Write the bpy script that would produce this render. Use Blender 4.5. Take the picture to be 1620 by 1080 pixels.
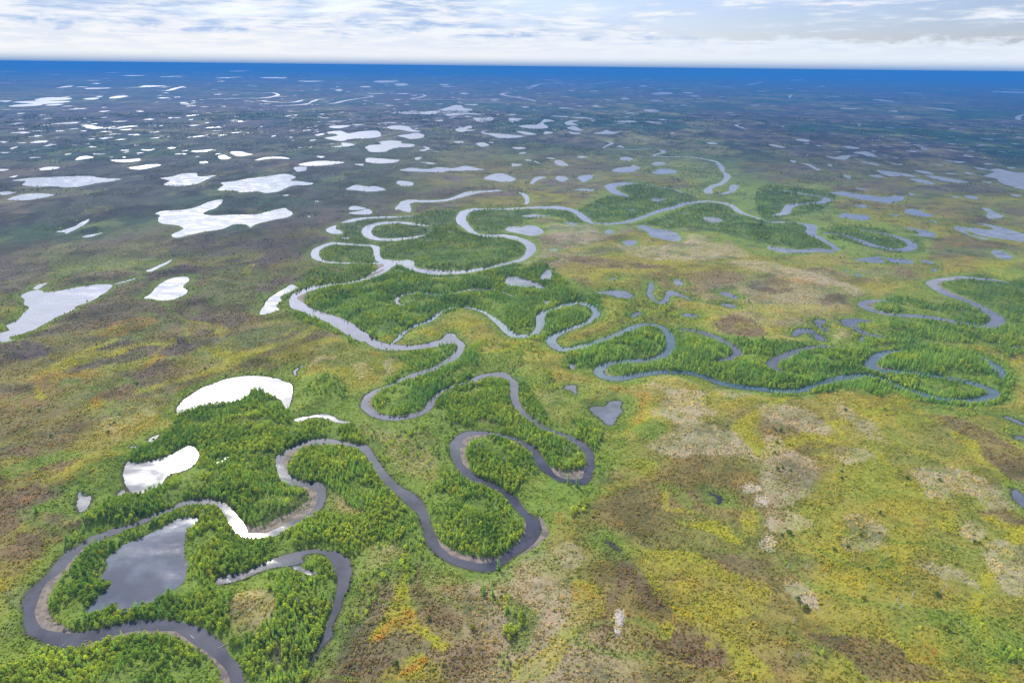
import bpy, bmesh, math, random
import numpy as np
from mathutils import Matrix, Vector, kdtree
from mathutils.geometry import tessellate_polygon

for _o in list(bpy.data.objects):
    bpy.data.objects.remove(_o)
SC = bpy.context.scene
COL = SC.collection
R = math.radians
rng = np.random.default_rng(11)
random.seed(11)

# ------------------------------------------------------------------ camera
CAM_H = 250.0
FOC = 1080.0                      # focal length in photo pixels (24 mm on a 36 mm frame, 1620 px wide)
PITCH = R(21.93)
ROLL = R(0.62)
cam_d = bpy.data.cameras.new('camera')
cam_d.sensor_width = 36.0
cam_d.lens = 24.0
cam_d.clip_start = 1.0
cam_d.clip_end = 200000.0
cam = bpy.data.objects.new('camera', cam_d)
COL.objects.link(cam)
_M = Matrix.Rotation(math.pi / 2 - PITCH, 4, 'X') @ Matrix.Rotation(ROLL, 4, 'Z')
cam.matrix_world = Matrix.Translation((0, 0, CAM_H)) @ _M
SC.camera = cam
_R3 = np.array(_M.to_3x3())

# ------------------------------------------------------------------ light and sky
SUN_AZ = R(-24.6)                 # measured from +Y (view direction) towards +X
SUN_EL = R(34.2)
SUN_DIR = Vector((math.sin(SUN_AZ) * math.cos(SUN_EL), math.cos(SUN_AZ) * math.cos(SUN_EL), math.sin(SUN_EL)))
sun_d = bpy.data.lights.new('sun', 'SUN')
sun_d.energy = 5.0
sun_d.angle = R(0.5)
sun_d.color = (1.0, 0.95, 0.87)
sun = bpy.data.objects.new('sun', sun_d)
COL.objects.link(sun)
sun.rotation_euler = SUN_DIR.to_track_quat('Z', 'Y').to_euler()
sun.location = (0, 0, 3000)

SC.view_settings.view_transform = 'Standard'
SC.view_settings.look = 'None'
SC.view_settings.gamma = 1.0
SC.view_settings.exposure = 0.42
SC.view_settings.use_curve_mapping = False
SC.cycles.max_bounces = 6
SC.cycles.diffuse_bounces = 2
SC.cycles.glossy_bounces = 2
SC.cycles.transmission_bounces = 2
SC.cycles.volume_bounces = 0
SC.cycles.transparent_max_bounces = 24
SC.cycles.sample_clamp_indirect = 6.0


class NT:
    """small helper for building node trees"""
    def __init__(self, tree):
        self.t = tree
        self.n = tree.nodes
        self.l = tree.links

    def add(self, typ, **kw):
        nd = self.n.new(typ)
        for k, v in kw.items():
            if k.startswith('in_'):
                key = k[3:]
                key = int(key) if key.isdigit() else key.replace('_', ' ')
                self.put(nd.inputs[key], v)
            else:
                setattr(nd, k, v)
        return nd

    def put(self, sock, v):
        if isinstance(v, bpy.types.NodeSocket):
            self.l.new(v, sock)
        else:
            sock.default_value = v

    def math(self, op, a, b=0.0, c=0.0, clamp=False):
        nd = self.n.new('ShaderNodeMath')
        nd.operation = op
        nd.use_clamp = clamp
        for i, v in enumerate((a, b, c)):
            self.put(nd.inputs[i], v)
        return nd.outputs[0]

    def step(self, v, lo, hi, a=0.0, b=1.0):
        nd = self.n.new('ShaderNodeMapRange')
        nd.interpolation_type = 'SMOOTHSTEP'
        for i, q in enumerate((v, lo, hi, a, b)):
            self.put(nd.inputs[i], q)
        return nd.outputs[0]

    def mix(self, f, a, b, mode='MIX'):
        nd = self.n.new('ShaderNodeMix')
        nd.data_type = 'RGBA'
        nd.blend_type = mode
        self.put(nd.inputs[0], f)
        self.put(nd.inputs[6], a if isinstance(a, bpy.types.NodeSocket) else (*a, 1.0))
        self.put(nd.inputs[7], b if isinstance(b, bpy.types.NodeSocket) else (*b, 1.0))
        return nd.outputs[2]

    def noise(self, vec, scale, detail=4.0, rough=0.55, dist=0.0):
        nd = self.n.new('ShaderNodeTexNoise')
        self.put(nd.inputs['Vector'], vec)
        nd.inputs['Scale'].default_value = scale
        nd.inputs['Detail'].default_value = detail
        nd.inputs['Roughness'].default_value = rough
        nd.inputs['Distortion'].default_value = dist
        return nd.outputs[0]


def build_world():
    w = bpy.data.worlds.new('World')
    SC.world = w
    w.use_nodes = True
    t = NT(w.node_tree)
    t.n.clear()
    out = t.add('ShaderNodeOutputWorld')
    bg = t.add('ShaderNodeBackground')
    bg.inputs['Strength'].default_value = 0.1
    t.l.new(bg.outputs[0], out.inputs[0])
    sky = t.add('ShaderNodeTexSky', sky_type='NISHITA')
    sky.sun_disc = False
    sky.sun_elevation = SUN_EL
    sky.sun_rotation = SUN_AZ
    sky.air_density = 1.0
    sky.dust_density = 0.6
    sky.ozone_density = 2.0
    tc = t.add('ShaderNodeTexCoord')
    d = tc.outputs['Generated']
    sp = t.add('ShaderNodeSeparateXYZ')
    t.l.new(d, sp.inputs[0])
    x, y, z = sp.outputs
    az = t.math('ARCTAN2', x, y)                       # radians, + to the right
    el = t.math('MULTIPLY', t.math('ARCSINE', z), 57.2958)   # degrees
    # streaky cloud layers: stretched along the horizon
    cv = t.add('ShaderNodeCombineXYZ')
    t.put(cv.inputs[0], t.math('MULTIPLY', az, 57.2958))
    t.put(cv.inputs[1], t.math('MULTIPLY', el, 8.5))
    cv.inputs[2].default_value = 3.7
    n1 = t.noise(cv.outputs[0], 0.055, 8.0, 0.60, 0.8)
    n2 = t.noise(cv.outputs[0], 0.30, 6.0, 0.62, 0.3)
    # puffy tops: less stretched
    cv2 = t.add('ShaderNodeCombineXYZ')
    t.put(cv2.inputs[0], t.math('MULTIPLY', az, 57.2958))
    t.put(cv2.inputs[1], t.math('MULTIPLY', el, 2.2))
    cv2.inputs[2].default_value = 9.1
    n3 = t.noise(cv2.outputs[0], 0.55, 7.0, 0.6, 0.4)
    # high overhead cloud, seen only in the water
    cv3 = t.add('ShaderNodeVectorMath', operation='SCALE')
    t.l.new(d, cv3.inputs[0])
    cv3.inputs['Scale'].default_value = 1.0
    n4 = t.noise(cv3.outputs[0], 4.5, 6.0, 0.55, 0.5)
    left = t.step(az, -0.55, 0.55, 1.0, 0.0)
    # cover of the layered cloud
    thr = t.math('ADD', t.math('MULTIPLY', left, -0.12), 0.52)
    cov = t.step(t.math('ADD', t.math('MULTIPLY', n1, 0.75), t.math('MULTIPLY', n2, 0.25)), t.math('SUBTRACT', thr, 0.07), t.math('ADD', thr, 0.07))
    low = t.step(el, 4.0, 12.0, 1.0, 0.0)
    cov_hi = t.step(n4, t.math('ADD', t.math('MULTIPLY', left, -0.16), 0.56), 0.62)
    cover = t.math('ADD', t.math('MULTIPLY', cov, low), t.math('MULTIPLY', cov_hi, t.math('SUBTRACT', 1.0, low)), clamp=True)
    shade = t.step(n2, 0.35, 0.62, 0.0, 1.0)
    ccol = t.mix(shade, (3.3, 4.4, 6.4), (6.8, 7.05, 7.5))
    # glare of cloud round the sun
    dt = t.add('ShaderNodeVectorMath', operation='DOT_PRODUCT')
    t.l.new(d, dt.inputs[0])
    dt.inputs[1].default_value = SUN_DIR
    ca = t.math('MAXIMUM', dt.outputs['Value'], 0.0)
    gl = t.math('ADD', 1.0, t.math('MULTIPLY', t.math('POWER', ca, 24.0), 2.0))
    glow = t.math('MULTIPLY', t.math('MULTIPLY', t.math('SUBTRACT', gl, 1.0), t.step(el, 8.0, 16.0)), 1.0)
    gel = t.math('SUBTRACT', 1.0, t.math('POWER', t.math('DIVIDE', t.math('SUBTRACT', el, 19.5), 14.5), 2.0))  # bright sky band added above the view to whiten the water reflections
    gel = t.math('MULTIPLY', t.math('MAXIMUM', gel, 0.0), t.math('ADD', .38, t.step(az, .34, -.20, 0.0, .62)))
    gel = t.math('MULTIPLY', gel, t.math('ADD', .8, t.math('MULTIPLY', cov_hi, .35)))
    glow = t.math('ADD', glow, t.math('MULTIPLY', gel, 2.9))
    base = t.mix(1.0, sky.outputs[0], (0.62, 0.66, 0.92), 'MULTIPLY')
    s1 = t.mix(cover, base, ccol)
    # white bank lying on the horizon, lumpy upper edge
    edge = t.math('ADD', t.math('ADD', 2.05, t.math('MULTIPLY', t.math('SUBTRACT', n3, 0.5), 2.6)), t.math('MULTIPLY', left, 0.45))
    bank = t.step(t.math('SUBTRACT', edge, el), -0.10, 0.45)
    bcol = t.mix(left, (6.2, 6.7, 7.4), (7.1, 7.15, 7.25))
    bcol = t.mix(t.math('MULTIPLY', t.math('MULTIPLY', t.step(n2, .62, .40), t.step(el, .5, 1.6)), .55), bcol, (5.2, 5.9, 7.1))
    s2 = t.mix(t.math('MULTIPLY', bank, 0.93), s1, bcol)
    # blue haze painted into the lowest sky, softening the edge of the land
    foot = t.step(el, -0.30, 0.80, 0.97, 0.0)
    s3 = t.mix(foot, s2, (.7, 2.0, 4.3))
    s4 = t.mix(1.0, s3, glow_rgb(t, glow), 'ADD')
    t.l.new(s4, bg.inputs[0])


def glow_rgb(t, v):
    c = t.add('ShaderNodeCombineXYZ')
    for i, k in enumerate((7.0, 7.0, 7.2)):
        t.put(c.inputs[i], t.math('MULTIPLY', v, k))
    return c.outputs[0]


build_world()


# ------------------------------------------------------------------ from the photograph to the plain
TILE = {'A': 810, 'B': 540, 'C': 270, 'D': 90}


def to_px(tile, s):
    """numbers read off a four-times enlargement of one tile of the photograph -> photo pixels"""
    a = np.array([float(v) for v in s.replace(',', ' ').split()]).reshape(-1, 2)
    return a / 4.0 + np.array([405.0 * int(tile[1]), TILE[tile[0]]])


def ground_pt(p):
    """photo pixels -> points on the plain z = 0"""
    p = np.asarray(p, float)
    v = np.stack([(p[:, 0] - 810.0) / FOC, (540.0 - p[:, 1]) / FOC, -np.ones(len(p))], 1) @ _R3.T
    v[:, 2] = np.minimum(v[:, 2], -0.0035)
    return v[:, :2] * (CAM_H / -v[:, 2])[:, None]


def multi(spec):
    """'A0: x,y x,y | A1: ...' -> photo pixels"""
    return np.concatenate([to_px(q.split(':')[0].strip(), q.split(':')[1]) for q in spec.split('|')])


def project(xy, z=0.0):
    q = np.stack([xy[:, 0], xy[:, 1], np.full(len(xy), -CAM_H) + z], 1) @ _R3
    d = -q[:, 2]
    return np.stack([810 + FOC * q[:, 0] / d, 540 - FOC * q[:, 1] / d], 1), d


# ------------------------------------------------------------------ noise and polygon tools
def _hash(ix, iy, s):
    h = (ix.astype(np.int64) * 374761393 + iy.astype(np.int64) * 668265263 + s * 1442695041) & 0xFFFFFFFF
    h = ((h ^ (h >> 13)) * 1274126177) & 0xFFFFFFFF
    return ((h ^ (h >> 16)) & 0xFFFFFF) / float(0xFFFFFF)


def vnoise(x, y, s=0):
    ix, iy = np.floor(x), np.floor(y)
    fx, fy = x - ix, y - iy
    fx = fx * fx * (3 - 2 * fx)
    fy = fy * fy * (3 - 2 * fy)
    a, b = _hash(ix, iy, s), _hash(ix + 1, iy, s)
    c, d = _hash(ix, iy + 1, s), _hash(ix + 1, iy + 1, s)
    return (a + (b - a) * fx) * (1 - fy) + (c + (d - c) * fx) * fy


def fbm(x, y, wave, octs=4, s=0, gain=0.5):
    t = np.zeros_like(x, dtype=float)
    amp, tot, f = 1.0, 0.0, 1.0 / wave
    for k in range(octs):
        ang = 0.7 * k + s
        xr = (x * math.cos(ang) - y * math.sin(ang)) * f
        yr = (x * math.sin(ang) + y * math.cos(ang)) * f
        t += amp * vnoise(xr + 17.3 * k, yr - 9.1 * k, s * 31 + k)
        tot += amp
        amp *= gain
        f *= 2.03
    return t / tot


def sstep(v, lo, hi):
    t = np.clip((v - lo) / (hi - lo), 0, 1)
    return t * t * (3 - 2 * t)


def spline(p, closed, n=5):
    """Catmull-Rom through the points"""
    p = np.asarray(p, float)
    N = len(p)
    idx = np.arange(N if closed else N - 1)
    g = (lambda i: p[i % N]) if closed else (lambda i: p[np.clip(i, 0, N - 1)])
    p0, p1, p2, p3 = g(idx - 1), g(idx), g(idx + 1), g(idx + 2)
    out = []
    for k in range(n):
        t = k / n
        out.append(0.5 * (2 * p1 + (p2 - p0) * t + (2 * p0 - 5 * p1 + 4 * p2 - p3) * t * t + (3 * p1 - p0 - 3 * p2 + p3) * t ** 3))
    q = np.stack(out, 1).reshape(-1, 2)
    if not closed:
        q = np.concatenate([q, p[-1:]])
    return q


def rough_edge(q, amt):
    """wobble an outline by a share of the metres one photo pixel covers there"""
    d = np.hypot(q[:, 0], q[:, 1])
    u = np.hypot(d, CAM_H) / FOC * amt
    k = max(1.0, float(d.mean()) / 500.0) if len(q) < 900 else 1.0
    qx, qy = q[:, 0] / k, q[:, 1] / k / max(1.0, k ** .5)
    nx = (fbm(qx, qy, 6.0, 3, 5) - .5) * 2 + (fbm(qx, qy, 30.0, 2, 8) - .5) * 2
    ny = ((fbm(qx, qy, 6.0, 3, 6) - .5) * 2 + (fbm(qx, qy, 30.0, 2, 9) - .5) * 2) * max(1.0, k ** .5)
    return q + np.stack([nx * u, ny * u], 1)


def inside(x, y, poly):
    c = np.zeros(len(x), bool)
    x0, y0 = poly.min(0)
    x1, y1 = poly.max(0)
    m = np.nonzero((x >= x0) & (x <= x1) & (y >= y0) & (y <= y1))[0]
    if not len(m):
        return c
    px, py = x[m], y[m]
    r = np.zeros(len(m), bool)
    a = poly
    b = np.roll(poly, -1, 0)
    for (ax, ay), (bx, by) in zip(a, b):
        if ay == by:
            continue
        k = (ay > py) != (by > py)
        if k.any():
            r[k] ^= px[k] < (bx - ax) * (py[k] - ay) / (by - ay) + ax
    c[m] = r
    return c


def ribbon(c, w):
    """closed outline of a channel from its centre line and widths in metres"""
    t = np.gradient(c, axis=0)
    t /= np.maximum(np.hypot(t[:, 0], t[:, 1]), 1e-6)[:, None]
    nrm = np.stack([-t[:, 1], t[:, 0]], 1)
    w = np.broadcast_to(w, (len(c),))[:, None] / 2
    return np.concatenate([c + nrm * w, (c - nrm * w)[::-1]])
# ------------------------------------------------------------------ traced outlines (four-times tile pixels)
RIVER_RIGHT = ('A0: 1550,1110 1548,1085 1535,1020 1500,950 1455,905 1410,830 1370,800 1330,765 1290,735 1230,712 1150,695 1060,680 980,678 900,677 820,690 750,712 680,730 600,745 530,755 450,765 400,760 330,750 270,735 235,690 220,640 235,580 260,510 290,455 330,425 380,385 410,360 440,320 480,275 520,235 570,200 620,180 700,150 770,125 840,95 900,75 970,45 1020,20 1060,0'
 '| B0: 1090,1075 1130,1050 1180,1035 1250,1033 1330,1035 1380,1045 1395,1070 | A0: 1410,0 1440,50 1470,100 1500,140 1560,160 | A1: 0,165 60,160 130,150 180,125 230,95 280,70 340,40 380,10'
 '| B1: 400,1070 430,1020 440,970 435,920 410,897 370,888 320,888 260,872 215,845 185,795 174,745 210,705 260,680 330,660 400,648 480,650 560,660 620,668 660,690 690,715 720,760 760,820 790,870 840,930 900,980 950,1030 1000,1075'
 '| A1: 1020,10 1040,50 1060,110 1075,180 1100,225 1150,270 1210,310 1280,340 1350,360 1440,375 1500,372 1540,350 1580,320 | A2: 0,290 60,250 120,210 155,170 180,130 187,90 170,50 130,20'
 '| B2: 100,1078 40,1005 0,968 | B1: 1560,930 1500,890 1440,870 1400,850 1370,825 1330,792 1305,760 1292,700 1292,660 1310,620 1360,597 1420,588 1480,592 1560,605'
 '| B2: 0,622 30,640 80,670 120,700 150,770 180,810 240,850 300,885 350,895 400,900 440,910 490,885 520,800 525,740 505,690 470,650 420,620 350,590 270,565 200,535 150,500 110,470 75,440 50,390 40,340 45,290 30,255 0,230'
 '| B1: 1600,210 1560,195 1480,200 1420,212 1370,235 1340,255 1260,270 1190,300 1140,335 1105,365 1075,405 1060,430 1010,452 950,470 880,475 800,460 750,437 715,412 708,380 730,350 770,325 820,300 850,285 920,255 1000,240 1100,200 1180,165 1260,125 1300,85 1320,30 1305,3'
 '| C1: 1270,1055 1255,1034 1215,1028 1195,1046 1170,1068 1130,1078 | B1: 1100,8 1040,20 960,26 840,15 780,0'
 '| C1: 750,1060 700,1030 650,990 590,955 530,930 470,910 400,890 340,860 300,835 268,818 262,800 300,780 350,760 420,740 500,730 580,720 660,700 700,690 740,680 800,655 850,620 880,600 920,600 960,620 1010,635 1060,650 1110,658 1180,660 1260,655 1350,645 1430,632 1500,615 1560,602'
 '| C2: 0,590 50,580 100,555 140,525 155,495 140,465 110,445 70,430 30,415 0,410 | C1: 1560,403 1500,405 1440,405 1400,395 1370,370 1340,335 1325,300 1340,275 1370,257 1430,247 1500,247'
 '| C2: 0,247 100,240 200,243 300,248 370,260 410,280 440,310 490,333 530,338 600,342 660,340 720,333 780,320 830,305 880,285 950,262 1020,245 1080,225 1140,210 1200,203 1260,202 1330,210 1380,230 1400,250 1440,272 1490,287 1540,303'
 '| C3: 0,328 80,330 150,330 210,340 245,360 240,385 260,410 300,425 340,445 380,470 410,490 422,505 455,506')
RIVER_LEFT = ('A0: 1458,1110 1455,1080 1445,1030 1420,985 1380,945 1340,905 1290,870 1240,845 1190,810 1150,780 1110,755 1060,752 1000,748 930,745 870,748 810,758 750,775 690,795 630,812 570,830 510,848 450,857 400,855 340,845 290,830 250,805 200,785 165,770 155,730 150,690 155,640 145,600 150,560 175,510 200,480 250,440 310,385 330,350 370,300 410,260 440,235 480,225 520,195 560,165 600,148 650,130 720,105 800,85 870,60 930,30 980,5'
 '| B0: 1050,1066 1100,1045 1150,1015 1220,1000 1300,995 1370,1003 1420,1020 1460,1050 1485,1078 | A0: 1520,40 1545,75 1560,110 1575,135 | A1: 0,131 60,132 110,110 170,85 220,60 290,30 330,10'
 '| B1: 350,1070 370,1040 385,1000 385,960 360,930 300,918 240,910 190,900 155,875 140,830 125,780 130,735 160,705 210,672 270,645 330,625 400,615 470,618 540,630 620,645 690,655 725,680 750,720 790,780 830,840 880,890 930,930 990,960 1040,1000 1070,1040'
 '| A1: 1083,0 1100,40 1110,80 1130,130 1150,170 1165,210 1200,245 1250,280 1320,300 1400,318 1460,320 1520,305 1560,285 | A2: 0,228 40,195 70,160 85,120 90,75 75,35 45,5'
 '| B2: 0,1040 | B1: 1560,970 1500,935 1430,905 1370,885 1310,850 1280,815 1260,770 1235,730 1222,680 1235,640 1270,600 1330,570 1400,568 1480,575 1560,590'
 '| B2: 0,603 70,632 150,670 180,715 210,760 245,800 270,840 330,868 400,872 440,865 455,825 472,790 470,740 455,700 430,675 390,648 340,622 280,602 220,575 180,550 130,515 85,488 45,455 15,415 0,395'
 '| B1: 1608,350 1607,300 1608,260 1590,238 1560,222 1500,218 1440,228 1390,255 1320,275 1250,290 1200,310 1170,340 1140,375 1110,425 1050,465 1000,482 940,492 900,500 850,500 790,492 730,475 690,445 665,415 668,385 685,350 720,325 770,300 830,280 880,255 960,215 1050,185 1140,150 1200,115 1250,75 1275,40 1255,18 1190,22 1150,32 1100,40 1040,48 940,55 860,57 780,48 720,22 690,3'
 '| C1: 640,1075 590,1050 540,1015 490,985 430,950 370,930 310,905 270,885 225,870 208,835 215,800 240,775 300,750 360,730 430,720 500,710 580,705 640,695 690,675 740,642 790,612 770,588 800,562 850,565 900,568 960,565 1005,575 1000,600 1020,615 1070,625 1150,630 1250,632 1340,628 1420,615 1500,600 1560,585'
 '| C2: 0,572 40,560 80,530 92,500 80,470 50,450 0,437 | C1: 1560,422 1500,420 1440,420 1400,410 1350,390 1310,360 1275,335 1264,300 1280,270 1320,250 1380,238 1450,241 1540,240'
 '| C2: 0,236 100,230 200,226 300,225 370,238 430,260 480,295 510,325 560,332 620,330 680,325 740,310 800,297 870,270 950,240 1020,225 1080,202 1140,195 1220,190 1300,195 1360,205 1420,225 1445,250 1480,270 1540,290'
 '| C3: 0,320 60,322 150,325 230,333 300,345 315,370 305,395 322,415 348,420 375,440 410,462 445,488')

# extra arms of the river: outline polygons
ARMS = [
 'C1: 790,592 740,590 640,591 480,587 410,573 360,556 346,525 360,500 400,478 450,460 500,452 640,465 720,468 782,482 785,510 783,540 802,563 765,575 745,540 740,500 720,480 650,474 560,470 480,470 430,488 400,510 400,540 430,565 500,577 600,581 700,585 760,582',
 'C3: 15,285 60,285 120,278 145,262 160,235 200,220 260,212 340,208 380,200 398,182 380,172 330,165 270,152 190,138 100,127 90,131 190,146 260,158 320,170 345,182 320,195 260,203 180,208 120,215 100,235 85,260 50,275',
 'D2: 1350,730 1345,700 1315,670 1285,665 1300,690 1318,715 | C2: 1340,30 1335,55 1300,80 1250,95 1215,120 1215,140 1260,148 1270,130 1265,115 1300,100 1340,85 1375,55 1387,40 1372,18',
 'A0: 1370,450 1385,415 1450,395 1540,385 | A1: 0,345 60,320 120,290 200,265 270,250 340,238 400,237 450,245 520,250 550,275 590,300 600,340 607,380 595,430 580,490 560,530 540,570 530,620 500,670 480,730 480,780 450,820 410,860 380,905 340,962 336,955 345,940 380,890 410,830 430,770 450,700 475,630 495,570 510,510 520,440 510,390 495,350 470,310 440,275 400,262 340,262 290,285 298,312 250,335 150,345 80,360 0,388 | A0: 1560,415 1480,440 1400,455',
]
# channels by centre line and width in metres
CHANNELS = [
 (8.5, 'B3: 900,58 830,62 760,72 700,92 655,122 645,152 680,178 740,192 820,195 900,197 960,205 1060,220 1160,240 1260,256 1340,280 1420,312 1440,335 1410,355 1370,366 1290,375 1180,372 1080,360 980,335 880,305 780,265 700,235 620,215 520,225 440,238 370,258 300,285 230,305 150,315 60,312 | B2: 1620,306 1540,297 1450,288 1370,275 1290,255 1220,225 1130,203 1050,197 960,195 880,200 800,212 730,226 640,236 570,220 545,190 575,158 650,133 740,124 840,122 920,106 975,75 1000,40 | C2: 1000,1075 985,1030 940,990 870,972 800,980 720,1015 640,1050 560,1077 | B2: 500,18 430,38 370,52 300,50 265,25 245,0 | C2: 258,1055 300,1030 350,1006 420,985 480,960 530,920 530,890 500,860 450,842 400,835 350,850 280,872 220,890 178,925 180,965 170,1000 130,1040 60,1048 0,1040 | C1: 1560,985 1500,935 1450,902'),
 (4.2, 'C1: 1500,932 1440,895 1350,868 1250,864 1190,885 1145,915 1100,950 1000,985 930,1030 900,1065 | B1: 868,8 850,30'),
 (12.0, 'B3: 1345,95 1400,128 1450,170 1478,205 1482,235'),
 (9.0, 'B3: 500,42 380,38 280,42 200,55 120,90 50,120 22,150 45,180 100,192 200,200'),
 (9.5, 'C3: 1560,715 1500,706 1430,693 1340,685 1240,676 1150,686 1070,697 1035,715 1070,748 1130,780 1200,805 1280,832 1340,862 1400,897 1448,930 1455,958 1425,975 1370,986 1200,960 1000,925 830,915 690,892 625,870 595,848 630,830 700,823 770,823'),
 (7.5, 'C2: 1060,1004 1140,1010 1220,1030 1300,1060 | B2: 1345,5 1405,42 1425,75 1390,105 1320,124 1240,135'),
 (5.0, 'C1: 930,853 895,840 890,815 920,790 970,777 1050,775 1130,785 1200,785 1280,770 1360,755 1460,750 1540,760 1600,785 | C2: 10,800'),
 (13.0, 'C1: 1090,352 1020,342 940,332 860,328 780,335 720,352 698,385 715,415 770,432 850,438 930,432 1000,422 1070,408'),
 (8.0, 'C2: 740,80 840,88 920,100 1000,115 1080,140 1165,165'),
 (11.0, 'C3: 525,375 620,384 700,395 780,410 840,430 885,447 915,472 890,494 850,502 780,497 700,482 640,468 580,443 520,420 450,402 380,395 350,400'),
 (10.0, 'D2: 575,580 600,565 635,548 600,535'), (9.0, 'D2: 640,580 740,588 830,585 890,578'), (8.0, 'D2: 830,530 885,518'), (8.0, 'D2: 1310,485 1360,473'),
 (14.0, 'D2: 1490,462 1455,450 1420,435 1450,425'), (13.0, 'D2: 985,598 935,590 960,605 895,625 1000,634 1100,632 1200,645 1280,662 1310,682'),
 (32.0, 'D0: 1390,714 1500,710 1620,702 | D1: 60,690 130,672 170,655 150,640 90,638 0,655'),
 (22.0, 'D0: 1310,268 1400,266 1500,264 1620,263 | D1: 60,261 120,250 140,240 100,228 | D1: 0,230'), (18.0, 'D0: 1500,230 1620,228'),
 (22.0, 'D1: 0,280 80,285 160,290 240,288 300,273'), (22.0, 'D1: 100,310 220,308 310,301 370,287 430,275 395,270 355,292 480,297 560,280 650,265 740,250 620,240'),
 (22.0, 'D1: 740,235 900,235 1030,238 1070,246 1040,258 985,268 1060,272 1160,273 1300,272 1450,268 1620,262'), (30.0, 'D1: 1620,225 1565,232 1560,243 1620,254 | D2: 60,264 120,274 150,285'),
 (55.0, 'D2: 80,198 130,190 160,178 220,170 330,170 400,177'), (55.0, 'D2: 450,180 540,172 640,158 710,153'), (35.0, 'D2: 860,155 1000,165 1150,172 1280,185 1400,200'), (40.0, 'D0: 1020,218 1070,213 1120,197 1165,188'),
 (20.0, 'D3: 120,245 150,240 135,255 155,263'), (18.0, 'D3: 1145,420 1200,436'), (18.0, 'D3: 1150,460 1180,455'), (20.0, 'D3: 1590,402 1580,382 1612,365'), (14.0, 'D3: 560,420 580,430 570,440'),
 (5.0, 'C0: 720,720 790,702 865,680'), (2.2, 'A2: 590,188 625,200 650,220 680,242'), (3.5, 'B2: 1255,966 1290,975 1315,1000 1305,1025'), (4.0, 'B1: 250,215 246,190 270,168 298,153'),
]
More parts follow.
